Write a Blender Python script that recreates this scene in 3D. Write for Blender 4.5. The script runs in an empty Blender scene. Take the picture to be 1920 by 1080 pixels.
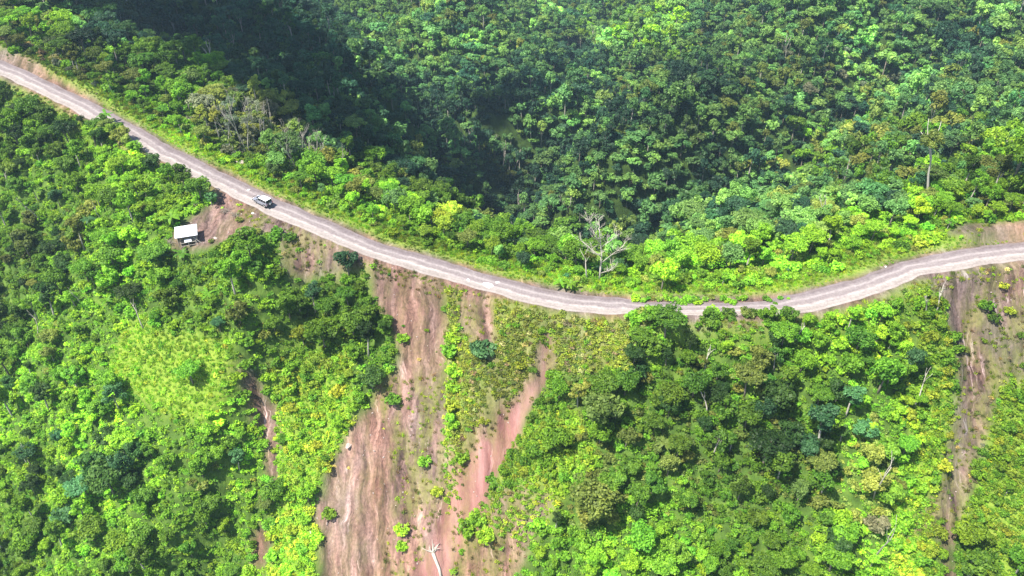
import bpy, bmesh, math, random
import numpy as np
from mathutils import Vector, Matrix

# ------------------------------------------------------------------ camera, sky, sun
SC = bpy.context.scene
COL = SC.collection
CAMZ = 100.0
PITCH = math.radians(38.0)
HFOV = math.radians(65.0)
cd = bpy.data.cameras.new('camera'); cam = bpy.data.objects.new('camera', cd); COL.objects.link(cam)
cam.location = (0, 0, CAMZ); cam.rotation_euler = (math.pi/2 - PITCH, 0, 0)
cd.sensor_width = 36; cd.lens = 18/math.tan(HFOV/2); cd.clip_start = 1; cd.clip_end = 5000
SC.camera = cam
SUN = Vector((-0.42, -0.24, 0.875)).normalized()
w = bpy.data.worlds.new('World'); SC.world = w; w.use_nodes = True
wn = w.node_tree.nodes; wl = w.node_tree.links
sky = wn.new('ShaderNodeTexSky'); sky.sky_type = 'NISHITA'; sky.sun_disc = False
sky.sun_elevation = math.asin(SUN.z); sky.sun_rotation = math.atan2(SUN.x, SUN.y)
wn['Background'].inputs['Strength'].default_value = 0.085
wl.new(sky.outputs[0], wn['Background'].inputs[0])
sd = bpy.data.lights.new('sun', 'SUN'); sd.energy = 4.6; sd.angle = math.radians(0.5); sd.color = (1, 0.955, 0.87)
so = bpy.data.objects.new('sun', sd); COL.objects.link(so); so.rotation_euler = SUN.to_track_quat('Z', 'Y').to_euler()
so.location = (0, 0, 300)
SC.view_settings.view_transform = 'Standard'; SC.view_settings.look = 'None'
SC.view_settings.gamma = 1; SC.view_settings.exposure = 1.35
SC.cycles.max_bounces = 5; SC.cycles.diffuse_bounces = 3; SC.cycles.transparent_max_bounces = 4
SC.cycles.volume_bounces = 0; SC.cycles.use_adaptive_sampling = True

rng = np.random.default_rng(7)
random.seed(7)
FP = 960/math.tan(HFOV/2)
CF = np.array([0, math.cos(PITCH), -math.sin(PITCH)]); CU = np.array([0, math.sin(PITCH), math.cos(PITCH)])

def unproj(px, py, D):
    """image point at forward distance D -> world"""
    u = (np.asarray(px, float)-960)/FP; v = (540-np.asarray(py, float))/FP
    D = np.asarray(D, float)
    return np.stack([D*u, D*(CF[1]+CU[1]*v), CAMZ + D*(CF[2]+CU[2]*v)], -1)
def proj(x, y, z):
    z = z-CAMZ
    dep = y*CF[1]+z*CF[2]
    dep = np.where(dep < 1, 1, dep)
    return 960+FP*x/dep, 540-FP*(y*CU[1]+z*CU[2])/dep, dep

# ------------------------------------------------------------------ noise in numpy
def _hash(ix, iy, seed):
    h = (ix.astype(np.int64)*374761393 + iy.astype(np.int64)*668265263 + seed*1442695041) & 0x7fffffff
    h = ((h ^ (h >> 13))*1274126177) & 0x7fffffff
    h = h ^ (h >> 16)
    return (h & 0xffffff)/float(0xffffff)
def vnoise(x, y, seed=0):
    x = np.asarray(x, float); y = np.asarray(y, float)
    ix = np.floor(x); iy = np.floor(y); fx = x-ix; fy = y-iy
    fx = fx*fx*fx*(fx*(fx*6-15)+10); fy = fy*fy*fy*(fy*(fy*6-15)+10)
    a = _hash(ix, iy, seed); b = _hash(ix+1, iy, seed); c = _hash(ix, iy+1, seed); d = _hash(ix+1, iy+1, seed)
    return (a+(b-a)*fx)*(1-fy)+(c+(d-c)*fx)*fy
def fbm(x, y, seed=0, octv=4):
    s = 0; a = .5; t = 0
    for o in range(octv):
        s = s + a*vnoise(x*2**o, y*2**o, seed+o*17); t += a; a *= .5
    return s/t*2-1
def sstep(a, b, x):
    t = np.clip((x-a)/(b-a), 0, 1); return t*t*(3-2*t)

# ------------------------------------------------------------------ road line and terrain
RD = [(-260, 20, 20), (-120, 72, 16), (0, 127, 12), (75, 160, 10.5), (150, 197, 9), (215, 232, 8), (290, 275, 7), (340, 303, 6), (440, 352, 4.6), (500, 382, 4), (600, 425, 2.5),
      (700, 468, 1.2), (800, 498, .5), (900, 526, 0), (1000, 553, 0), (1100, 570, 0), (1200, 577, 0), (1300, 579, 0), (1400, 579, .5),
      (1480, 572, 1), (1600, 545, 2), (1700, 506, 3), (1800, 487, 4), (1920, 471, 5.2), (2100, 458, 7), (2400, 450, 9)]
_rp = []
for px, py, z in RD:
    v = (540-py)/FP; D = (z-CAMZ)/(CF[2]+CU[2]*v); _rp.append(unproj(px, py, D))
_rp = np.array(_rp)
# smooth resample (Catmull-Rom)
_rs = []
for i in range(len(_rp)-1):
    p0 = _rp[max(i-1, 0)]; p1 = _rp[i]; p2 = _rp[i+1]; p3 = _rp[min(i+2, len(_rp)-1)]
    for t in np.linspace(0, 1, 8, endpoint=False):
        _rs.append(.5*((2*p1)+(-p0+p2)*t+(2*p0-5*p1+4*p2-p3)*t*t+(-p0+3*p1-3*p2+p3)*t**3))
_rs.append(_rp[-1]); ROAD = np.array(_rs)
for _ in range(6):
    ROAD[1:-1] = .25*ROAD[:-2]+.5*ROAD[1:-1]+.25*ROAD[2:]

def road_dist(x, y):
    """signed distance (+ beyond the road, - camera side), road height and x at nearest point"""
    x = np.asarray(x, float); y = np.asarray(y, float); sh = x.shape; x = x.ravel(); y = y.ravel()
    best = np.full(x.shape, 1e18); sg = np.zeros(x.shape); zz = np.zeros(x.shape); xx = np.zeros(x.shape)
    for i in range(len(ROAD)-1):
        a = ROAD[i]; b = ROAD[i+1]; d = b-a; L2 = d[0]**2+d[1]**2
        t = np.clip(((x-a[0])*d[0]+(y-a[1])*d[1])/L2, 0, 1)
        qx = a[0]+t*d[0]; qy = a[1]+t*d[1]; r = (x-qx)**2+(y-qy)**2
        m = r < best
        best[m] = r[m]; zz[m] = (a[2]+t*d[2])[m]; xx[m] = qx[m]
        c = d[0]*(y-a[1])-d[1]*(x-a[0]); sg[m] = np.sign(c)[m]
    sg[sg == 0] = 1
    return (np.sqrt(best)*sg).reshape(sh), zz.reshape(sh), xx.reshape(sh)

cp = []
for p in ROAD[::4]: cp.append(tuple(p))
def off(k, d, dz):
    a = ROAD[k]; b = ROAD[min(k+1, len(ROAD)-1)]; t = (b-a)[:2]; t = t/np.linalg.norm(t); n = np.array([-t[1], t[0]])
    cp.append((a[0]+n[0]*d, a[1]+n[1]*d, a[2]+dz))
NR = len(ROAD)
for k in range(2, NR-1, 9):
    f = k/NR
    left = max(0, 1-f*2.4); right = max(0, (f-.75)*4)
    off(k, 9, 1.5*left+1.0*right-.6*(1-left-right))
    off(k, 18, 1.0*left+1.5*right-5*(1-left-right))
    off(k, 32, -5*left-1*right-15*(1-left-right))
FAR = [(960, 430, 283), (900, 330, 322), (860, 245, 345), (1000, 170, 405), (1100, 110, 455), (1250, 0, 560),
       (500, 5, 360), (620, 80, 350), (760, 180, 340), (845, 235, 332), (400, 60, 310), (300, 40, 285), (560, 160, 275), (700, 260, 262), (860, 380, 238), (500, 220, 222),
       (200, 20, 265), (650, 20, 478), (740, 100, 440), (800, 20, 500), (950, 60, 465), (600, -60, 540), (820, 180, 400), (900, 150, 430),
       (1200, 300, 305), (1050, 350, 300), (1050, 260, 345), (1400, 200, 330), (1600, 100, 360), (1850, 50, 360), (1850, 250, 262), (1600, 300, 265), (1400, 400, 236),
       (1200, 430, 236), (1400, 0, 455), (1250, 100, 420), (1180, 170, 385), (1600, -60, 440), (1900, -100, 420), (1120, 60, 530), (1080, 440, 250), (1700, 400, 215)]
for px, py, D in FAR: cp.append(tuple(unproj(px, py, D)))
cp += [(-250, 320, 8), (-330, 200, 5), (-420, 420, -10), (250, 190, 12), (300, 260, 0), (380, 420, 5), (0, 900, -60), (420, 800, 20), (-420, 800, 20), (-260, 560, -35),
       (200, 700, -50), (-100, 700, -60), (-150, 420, -58), (-90, 400, -66), (500, 500, 20), (-520, 600, 0), (-200, 380, -22)]
cp = np.array(cp)
def _tp(r2): return np.where(r2 > 1e-9, r2*np.log(np.maximum(r2, 1e-9))*.5, 0)
S_ = 100.
_X = cp[:, :2]/S_; n_ = len(cp)
_K = _tp(((_X[:, None]-_X[None])**2).sum(-1))+np.eye(n_)*2e-3
_P = np.c_[np.ones(n_), _X]
_A = np.block([[_K, _P], [_P.T, np.zeros((3, 3))]])
_W = np.linalg.solve(_A, np.r_[cp[:, 2], 0, 0, 0])
def rbf(x, y):
    sh = x.shape; q = np.c_[x.ravel(), y.ravel()]/S_; out = np.zeros(len(q))
    for s in range(0, len(q), 20000):
        b = q[s:s+20000]
        out[s:s+20000] = _tp(((b[:, None]-_X[None])**2).sum(-1))@_W[:n_] + _W[n_]+b@_W[n_+1:]
    return out.reshape(sh)

RW = 3.3
def line_dist(x, y, pts):
    best = np.full(x.shape, 1e9)
    for a, b in zip(pts[:-1], pts[1:]):
        d = b-a; t = np.clip(((x-a[0])*d[0]+(y-a[1])*d[1])/(d[0]**2+d[1]**2), 0, 1); best = np.minimum(best, np.hypot(x-a[0]-t*d[0], y-a[1]-t*d[1]))
    return best
SP1 = [unproj(*q)[:2] for q in [(310, -40, 340), (470, 35, 343), (590, 110, 333), (730, 205, 320), (825, 262, 312)]]
SP2 = [unproj(*q)[:2] for q in [(1330, -40, 540), (1250, 15, 500), (1090, 85, 440), (980, 170, 395), (900, 235, 362)]]
SP3 = [unproj(*q)[:2] for q in [(1500, 90, 400), (1330, 190, 350), (1180, 300, 312), (1060, 390, 290)]]
VAL = [unproj(*q)[:2] for q in [(960, 430, 283), (900, 330, 322), (862, 245, 352), (985, 165, 410), (1085, 110, 458), (1240, 0, 560)]]
VA2 = [unproj(*q)[:2] for q in [(1420, 30, 430), (1280, 150, 370), (1110, 260, 340), (960, 330, 315)]]
VA3 = [unproj(*q)[:2] for q in [(1720, 90, 345), (1560, 210, 300), (1380, 320, 270), (1180, 400, 262)]]
SP4 = [unproj(*q)[:2] for q in [(820, -80, 560), (800, 30, 480), (850, 120, 425)]]
def height_eval(x, y):
    d, zr, xr = road_dist(x, y)
    far = rbf(x, y) + sstep(12, 50, d)*(fbm(x/55, y/55, 3)*15+fbm(x/17, y/17, 8, 3)*2.5)
    for sp, am, wd in ((SP1, 14, 22), (SP2, 34, 30), (SP3, 22, 24), (SP4, 28, 30), (VAL, -30, 30), (VA2, -18, 20), (VA3, -22, 20)):
        far = far+am*np.exp(-(line_dist(x, y, sp)/wd)**2)*sstep(40, 80, d)
    far = far-9*np.exp(-(fbm(x/70+3, y/70, 99, 2)/.10)**2)*sstep(45, 90, d)
    wf = sstep(RW+.8, 22, d)
    zf = zr*(1-wf)+far*wf
    bank = sstep(RW+.3, RW+2.5, d)*(1-sstep(RW+4, 16, d))*(sstep(85, 96, x)*2.0+(1-sstep(-115, -95, x))*1.6)
    zf = zf+bank
    e = np.maximum(0, -d-RW-.6)
    slope = .92+.1*fbm(xr/40, y*0, 5, 2)
    g = e*slope*sstep(-1, 3, e)
    bw = sstep(-92, -80, xr)*(1-sstep(-44, -34, xr))
    gb = np.minimum(e, 15)*.14+np.maximum(0, e-15)*1.05
    g = g*(1-bw)+gb*bw
    amp = sstep(4, 30, e)
    zn = zr-g+amp*(fbm(x/26, y/60, 21)*5.0+fbm(x/9, y/14, 31, 3)*1.2)*(1-bw*.7)
    # erosion rills down the slope
    zn = zn+sstep(1.5, 7, e)*(-1.5*np.exp(-(fbm(x/5.5+y*.03, y/30, 41, 3)/.16)**2)+fbm(x/2.2, y/16, 43, 3)*.6)*(1-bw*.8)
    zn = np.where(zn < -70, -70-(1-np.exp((zn+70)/25))*25, zn)
    return np.where(d >= 0, zf, zn), d

def axis(segs):
    out = []
    for a, b, s in segs: out += list(np.arange(a, b, s))
    return np.array(out+[segs[-1][1]])
XS = axis([(-620, -180, 7), (-180, 165, .75), (165, 620, 7)])
YS = axis([(-30, 48, 3), (48, 218, .75), (218, 960, 5)])
GX, GY = np.meshgrid(XS, YS, indexing='ij')
GZ, GD = height_eval(GX, GY)
def samp(A, x, y):
    x = np.clip(x, XS[0], XS[-1]-1e-3); y = np.clip(y, YS[0], YS[-1]-1e-3)
    i = np.clip(np.searchsorted(XS, x, side='right')-1, 0, len(XS)-2); j = np.clip(np.searchsorted(YS, y, side='right')-1, 0, len(YS)-2)
    fx = (x-XS[i])/(XS[i+1]-XS[i]); fy = (y-YS[j])/(YS[j+1]-YS[j])
    return (A[i, j]*(1-fx)+A[i+1, j]*fx)*(1-fy)+(A[i, j+1]*(1-fx)+A[i+1, j+1]*fx)*fy
def H(x, y): return samp(GZ, np.asarray(x, float), np.asarray(y, float))
def hit(px, py):
    D = np.arange(60, 900, .4)
    P = unproj(px, py, D); b = P[:, 2] < H(P[:, 0], P[:, 1])
    k = int(np.argmax(b)) if b.any() else len(D)-1
    p = P[k]; return Vector((p[0], p[1], float(H(p[0], p[1]))))
def visible(x, y, z):
    """how many of the sample rays from the camera to the points clear the ground"""
    ok = np.ones(len(x), bool)
    for t in np.linspace(.25, .985, 46):
        qx = x*t; qy = y*t; qz = CAMZ+(z-CAMZ)*t
        ok &= qz > H(qx, qy)-.5
    return ok

# ------------------------------------------------------------------ what grows where (world masks, laid out once from the survey polygons)
def inpoly(px, py, poly):
    r = np.zeros(px.shape, bool); n = len(poly); j = n-1
    for i in range(n):
        xi, yi = poly[i]; xj, yj = poly[j]
        if yi != yj:
            r ^= ((yi > py) != (yj > py)) & (px < (xj-xi)*(py-yi)/(yj-yi)+xi)
        j = i
    return r
SOIL = [
 [(688, 486), (760, 508), (830, 528), (925, 556), (926, 640), (905, 640), (880, 560), (832, 545), (838, 640), (832, 700), (836, 840), (858, 880), (828, 960), (812, 1000), (800, 1100), (590, 1100), (604, 1000), (578, 960), (600, 930), (630, 850), (652, 810), (700, 745), (735, 705), (748, 650), (722, 600), (702, 560)],
 [(868, 545), (925, 560), (925, 640), (860, 650)],
 [(1004, 700), (1018, 612), (1038, 616), (1034, 660), (1018, 730), (982, 795), (950, 865), (914, 935), (868, 1005), (836, 1100), (780, 1100), (812, 990), (832, 940), (860, 890), (880, 840), (930, 775)],
 [(1030, 912), (1044, 925), (990, 1030), (965, 1045), (965, 1100), (850, 1100), (872, 1055), (930, 1020), (975, 980)],
 [(430, 680), (475, 680), (500, 740), (522, 790), (518, 900), (498, 900), (492, 800), (460, 740)],
 [(480, 985), (505, 985), (505, 1060), (470, 1060)],
 [(372, 398), (420, 362), (450, 345), (510, 396), (640, 458), (690, 484), (680, 505), (600, 505), (540, 512), (528, 440), (440, 446), (385, 470), (320, 470), (330, 420)],
 [(1735, 528), (1920, 490), (2000, 480), (2000, 600), (1900, 610), (1870, 600), (1830, 560), (1838, 640), (1862, 700), (1842, 800), (1818, 880), (1793, 980), (1788, 1100), (1770, 1100), (1773, 960), (1788, 860), (1803, 780), (1806, 700), (1782, 620), (1770, 560)],
]
SPARSE = [
 [(838, 545), (925, 556), (1180, 592), (1178, 640), (1190, 690), (1100, 700), (1010, 690), (960, 780), (900, 860), (850, 900), (836, 760)],
 [(1830, 520), (1990, 500), (1990, 690), (1880, 720), (1850, 800), (1830, 900), (1800, 1000), (1700, 1000), (1760, 900), (1790, 760), (1800, 640)],
 [(700, 700), (836, 700), (836, 880), (820, 980), (770, 1090), (720, 1090), (740, 900), (720, 800)],
 [(440, 390), (520, 400), (660, 470), (640, 520), (540, 520), (520, 450)],
 [(850, 960), (990, 900), (1000, 1000), (960, 1100), (850, 1100)],
]
DENSEP = [[(925, 556), (1185, 592), (1180, 640), (1200, 690), (1100, 700), (1040, 690), (1040, 612), (1012, 606), (996, 690), (960, 760), (930, 745), (932, 650)],
 [(838, 545), (868, 548), (860, 620), (900, 660), (925, 700), (900, 790), (855, 850), (836, 760), (846, 660)]]
GRASS = [[(215, 640), (260, 600), (330, 620), (440, 640), (440, 700), (430, 770), (380, 800), (330, 790), (260, 740), (215, 700)]]
MARGIN = [
 [(838, 610), (872, 615), (884, 700), (870, 770), (862, 840), (862, 930), (842, 960), (836, 880), (834, 770), (830, 690)],
 [(560, 640), (650, 690), (670, 760), (640, 830), (600, 900), (570, 950), (600, 1010), (590, 1100), (500, 1100), (520, 900), (530, 780), (500, 700)],
 [(900, 940), (960, 830), (1000, 770), (1080, 760), (1120, 860), (1060, 940), (980, 1020), (880, 1000)],
 [(1720, 560), (1765, 560), (1790, 700), (1770, 860), (1750, 960), (1740, 1100), (1650, 1100), (1700, 900), (1720, 760)],
 [(1850, 820), (1890, 700), (1960, 700), (2000, 1100), (1800, 1100), (1810, 980)],
 [(930, 560), (1180, 596), (1180, 640), (930, 660)],
]
BANK = [[(1770, 442), (1800, 420), (2000, 412), (2000, 448), (1830, 452)], [(-50, 60), (60, 110), (150, 165), (210, 205), (150, 185), (0, 120), (-50, 95)]]
def anyp(px, py, polys, seed=0, wob=14):
    wx = px+wob*fbm(px/40, py/40, 60+seed, 3); wy = py+wob*fbm(px/40, py/40, 90+seed, 3)
    r = np.zeros(px.shape, bool)
    for p in polys: r |= inpoly(wx, wy, p)
    return r
LLINE = np.array([(-200, 70), (0, 152), (60, 180), (120, 212), (180, 224), (198, 214), (230, 222), (258, 250), (275, 284), (290, 294), (330, 316), (345, 300), (380, 292), (418, 318), (430, 372), (480, 402),
 (560, 440), (640, 468), (690, 488), (800, 524), (920, 556), (1000, 580), (1100, 594), (1180, 598), (1192, 577), (1300, 578), (1400, 577), (1425, 592), (1445, 572), (1485, 566), (1500, 592), (1560, 584), (1600, 574), (1700, 540), (1800, 520), (1920, 500), (2300, 490)], float)
def lline(px): return np.interp(px, LLINE[:, 0], LLINE[:, 1])

# ------------------------------------------------------------------ materials
def mat(name):
    m = bpy.data.materials.new(name); m.use_nodes = True; nt = m.node_tree
    return m, nt, nt.nodes, nt.links, nt.nodes['Principled BSDF']
def simple(name, col, rough=.7, metal=0, noise=0, scale=4, spec=.3):
    m, nt, N, L, b = mat(name)
    b.inputs['Roughness'].default_value = rough; b.inputs['Metallic'].default_value = metal
    b.inputs['Specular IOR Level'].default_value = spec
    if noise:
        tc = N.new('ShaderNodeTexCoord'); nz = N.new('ShaderNodeTexNoise'); nz.inputs['Scale'].default_value = scale; nz.inputs['Detail'].default_value = 6
        L.new(tc.outputs['Object'], nz.inputs['Vector'])
        mx = N.new('ShaderNodeMix'); mx.data_type = 'RGBA'
        mx.inputs[6].default_value = (*[c*(1-noise) for c in col], 1); mx.inputs[7].default_value = (*[min(1, c*(1+noise)) for c in col], 1)
        L.new(nz.outputs[0], mx.inputs[0]); L.new(mx.outputs[2], b.inputs['Base Color'])
    else: b.inputs['Base Color'].default_value = (*col, 1)
    return m
def leafmat(name, trans=.38):
    m, nt, N, L, b = mat(name)
    b.inputs['Roughness'].default_value = .55; b.inputs['Specular IOR Level'].default_value = .25
    at = N.new('ShaderNodeAttribute'); at.attribute_type = 'INSTANCER'; at.attribute_name = 'tint'
    lv = N.new('ShaderNodeAttribute'); lv.attribute_type = 'GEOMETRY'; lv.attribute_name = 'lv'
    mr = N.new('ShaderNodeMapRange'); mr.inputs[3].default_value = .5; mr.inputs[4].default_value = 1.6
    L.new(lv.outputs['Fac'], mr.inputs[0])
    vm = N.new('ShaderNodeVectorMath'); vm.operation = 'SCALE'; L.new(at.outputs['Vector'], vm.inputs[0]); L.new(mr.outputs[0], vm.inputs[3])
    hs = N.new('ShaderNodeHueSaturation'); hm = N.new('ShaderNodeMapRange'); hm.inputs[3].default_value = .52; hm.inputs[4].default_value = .487
    L.new(lv.outputs['Fac'], hm.inputs[0]); L.new(hm.outputs[0], hs.inputs['Hue']); L.new(vm.outputs[0], hs.inputs['Color']); vm = hs
    L.new(vm.outputs[0], b.inputs['Base Color'])
    tr = N.new('ShaderNodeBsdfTranslucent'); v2 = N.new('ShaderNodeVectorMath'); v2.operation = 'MULTIPLY'; v2.inputs[1].default_value = (1.25, 1.3, .6)
    L.new(vm.outputs[0], v2.inputs[0]); L.new(v2.outputs[0], tr.inputs['Color'])
    ms = N.new('ShaderNodeMixShader'); ms.inputs[0].default_value = trans
    L.new(b.outputs[0], ms.inputs[1]); L.new(tr.outputs[0], ms.inputs[2]); L.new(ms.outputs[0], N['Material Output'].inputs[0])
    return m
M_LEAF = leafmat('leaves'); M_GRASS = leafmat('grass_blades', .4)
M_BARK = simple('bark', (.20, .17, .135), .9, noise=.35, scale=3)
M_PALE = simple('pale_bark', (.36, .33, .28), .85, noise=.3, scale=3)
M_WHITE = simple('bleached_wood', (.44, .40, .34), .8, noise=.25, scale=4)
M_ROCK = simple('rock', (.34, .28, .25), .9, noise=.4, scale=2)
M_WROCK = simple('pale_rock', (.78, .75, .70), .8, noise=.1, scale=2)

def ground_material():
    m, nt, N, L, b = mat('ground'); b.inputs['Roughness'].default_value = .95; b.inputs['Specular IOR Level'].default_value = .1
    tc = N.new('ShaderNodeTexCoord')
    def noise(sc, scale=1, det=6, rough=.6):
        mp = N.new('ShaderNodeMapping'); mp.inputs['Scale'].default_value = sc; L.new(tc.outputs['Object'], mp.inputs[0])
        nz = N.new('ShaderNodeTexNoise'); nz.inputs['Scale'].default_value = scale; nz.inputs['Detail'].default_value = det; nz.inputs['Roughness'].default_value = rough
        L.new(mp.outputs[0], nz.inputs['Vector']); return nz.outputs[0]
    wz = N.new('ShaderNodeTexNoise'); wz.inputs['Scale'].default_value = .12; wz.inputs['Detail'].default_value = 4; L.new(tc.outputs['Object'], wz.inputs['Vector'])
    wa = N.new('ShaderNodeVectorMath'); wa.operation = 'MULTIPLY_ADD'; L.new(wz.outputs[1], wa.inputs[0]); wa.inputs[1].default_value = (7, 0, 0); L.new(tc.outputs['Object'], wa.inputs[2])
    def warped(sc, det=7, rough=.65):
        mp = N.new('ShaderNodeMapping'); mp.inputs['Scale'].default_value = sc; L.new(wa.outputs[0], mp.inputs[0])
        nz = N.new('ShaderNodeTexNoise'); nz.inputs['Scale'].default_value = 1; nz.inputs['Detail'].default_value = det; nz.inputs['Roughness'].default_value = rough
        L.new(mp.outputs[0], nz.inputs['Vector']); return nz.outputs[0]
    def ramp(src, stops):
        r = N.new('ShaderNodeValToRGB'); e = r.color_ramp.elements
        while len(e) < len(stops): e.new(.5)
        for k, (p, c) in enumerate(stops): e[k].position = p; e[k].color = (*c, 1)
        L.new(src, r.inputs[0]); return r.outputs[0]
    def mix(f, a, c, t='MIX'):
        x = N.new('ShaderNodeMix'); x.data_type = 'RGBA'; x.blend_type = t
        if isinstance(f, float): x.inputs[0].default_value = f
        else: L.new(f, x.inputs[0])
        L.new(a, x.inputs[6]); L.new(c, x.inputs[7]); return x.outputs[2]
    def attr(n):
        a = N.new('ShaderNodeAttribute'); a.attribute_name = n; return a.outputs['Fac']
    streak = warped((.42, .055, .055), 8, .74)
    soil = ramp(streak, [(.36, (.045, .034, .029)), (.44, (.088, .062, .052)), (.51, (.145, .103, .087)), (.58, (.205, .15, .128)), (.68, (.33, .26, .23))])
    fine = ramp(noise((1, 1, 1), 1.6, 8, .7), [(.3, (.55, .55, .56)), (.5, (1, 1, 1)), (.72, (1.35, 1.32, 1.3))])
    soil = mix(1.0, soil, fine, 'MULTIPLY')
    rill = ramp(warped((1.1, .10, .10), 5, .6), [(.60, (0, 0, 0)), (.66, (1, 1, 1))]); rk = ramp(noise((1, 1, 1), .10, 3), [(.47, (0, 0, 0)), (.6, (.8, .8, .8))])
    rf_ = N.new('ShaderNodeMath'); rf_.operation = 'MULTIPLY'; L.new(rill, rf_.inputs[0]); L.new(rk, rf_.inputs[1]); rg_ = N.new('ShaderNodeMath'); rg_.operation = 'MULTIPLY'; L.new(rf_.outputs[0], rg_.inputs[0]); L.new(attr('scar'), rg_.inputs[1]); rf_ = rg_
    pale = ramp(noise((1, 1, 1), 2.5, 4), [(.3, (.38, .30, .28)), (.7, (.62, .55, .52))]); soil = mix(rf_.outputs[0], soil, pale)
    hue = ramp(noise((.07, .03, .03), 1, 3), [(.4, (.86, .93, 1.0)), (.6, (1.12, .95, .88))])
    soil = mix(1.0, soil, hue, 'MULTIPLY')
    chute = ramp(noise((.25, .06, .06), 1, 6, .6), [(.3, (.115, .055, .050)), (.5, (.20, .105, .098)), (.7, (.31, .195, .185))]); soil = mix(attr('chute'), soil, chute)
    wsh = N.new('ShaderNodeMix'); wsh.data_type = 'RGBA'; wsh.inputs[6].default_value = (.92, .90, .92, 1); wsh.inputs[7].default_value = (1.38, 1.22, 1.17, 1); L.new(attr('wash'), wsh.inputs[0]); soil = mix(1.0, soil, wsh.outputs[2], 'MULTIPLY')
    moss = ramp(noise((1, 1, 1), .9, 6), [(.35, (.10, .10, .035)), (.6, (.20, .20, .06))])
    mossf = ramp(noise((.5, .14, .14), .8, 5), [(.43, (0, 0, 0)), (.58, (.7, .7, .7))])
    mm = N.new('ShaderNodeMath'); mm.operation = 'MULTIPLY'; L.new(mossf, mm.inputs[0]); L.new(attr('moss'), mm.inputs[1])
    soil = mix(mm.outputs[0], soil, moss)
    ffl = ramp(noise((1, 1, 1), .35, 7), [(.3, (.016, .026, .008)), (.5, (.03, .055, .012)), (.7, (.06, .10, .02))])
    green = ramp(noise((1, 1, 1), .35, 7), [(.3, (.035, .06, .012)), (.5, (.065, .12, .02)), (.7, (.12, .19, .03))])
    grass = ramp(noise((1, 1, 1), 1.2, 7), [(.3, (.10, .17, .02)), (.5, (.17, .26, .03)), (.7, (.26, .31, .05))])
    green = mix(attr('far'), green, ffl); c = mix(attr('grass'), green, grass); c = mix(attr('soil'), c, soil)
    L.new(c, b.inputs['Base Color'])
    bp = N.new('ShaderNodeBump'); bp.inputs['Strength'].default_value = .9; bp.inputs['Distance'].default_value = .35
    L.new(noise((1.3, .35, .35), 1.2, 8, .7), bp.inputs['Height']); L.new(bp.outputs[0], b.inputs['Normal'])
    return m

# ------------------------------------------------------------------ object helpers
def link(o): COL.objects.link(o); return o
def tag(o, label=None, cat=None, group=None, kind=None):
    if label: o['label'] = label
    if cat: o['category'] = cat
    if group: o['group'] = group
    if kind: o['kind'] = kind
    return o
def empty(name, loc=(0, 0, 0), rot=(0, 0, 0), scale=(1, 1, 1)):
    o = bpy.data.objects.new(name, None); o.empty_display_size = .5; o.location = loc; o.rotation_euler = rot; o.scale = scale; return link(o)
def mesh_np(name, V, F, mats, attrs=None, smooth=False):
    """V (n,3); F list of faces or (m,4) array"""
    me = bpy.data.meshes.new(name)
    if isinstance(F, np.ndarray):
        k = F.shape[1]
        me.vertices.add(len(V)); me.vertices.foreach_set('co', np.asarray(V, np.float32).ravel())
        me.loops.add(F.size); me.loops.foreach_set('vertex_index', F.ravel().astype(np.int32))
        me.polygons.add(len(F)); me.polygons.foreach_set('loop_start', np.arange(0, F.size, k, dtype=np.int32))
        me.update(calc_edges=True)
    else:
        me.from_pydata([tuple(v) for v in V], [], F); me.update()
    for m in (mats if isinstance(mats, list) else [mats]): me.materials.append(m)
    for n, a in (attrs or {}).items():
        at = me.attributes.new(n, 'FLOAT', 'POINT'); at.data.foreach_set('value', np.asarray(a, np.float32))
    if smooth: me.polygons.foreach_set('use_smooth', np.ones(len(me.polygons), bool))
    return me
def put(name, me, parent=None, loc=(0, 0, 0), rot=(0, 0, 0), scale=(1, 1, 1)):
    o = bpy.data.objects.new(name, me); o.location = loc; o.rotation_euler = rot; o.scale = scale; link(o)
    if parent: o.parent = parent
    return o
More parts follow.
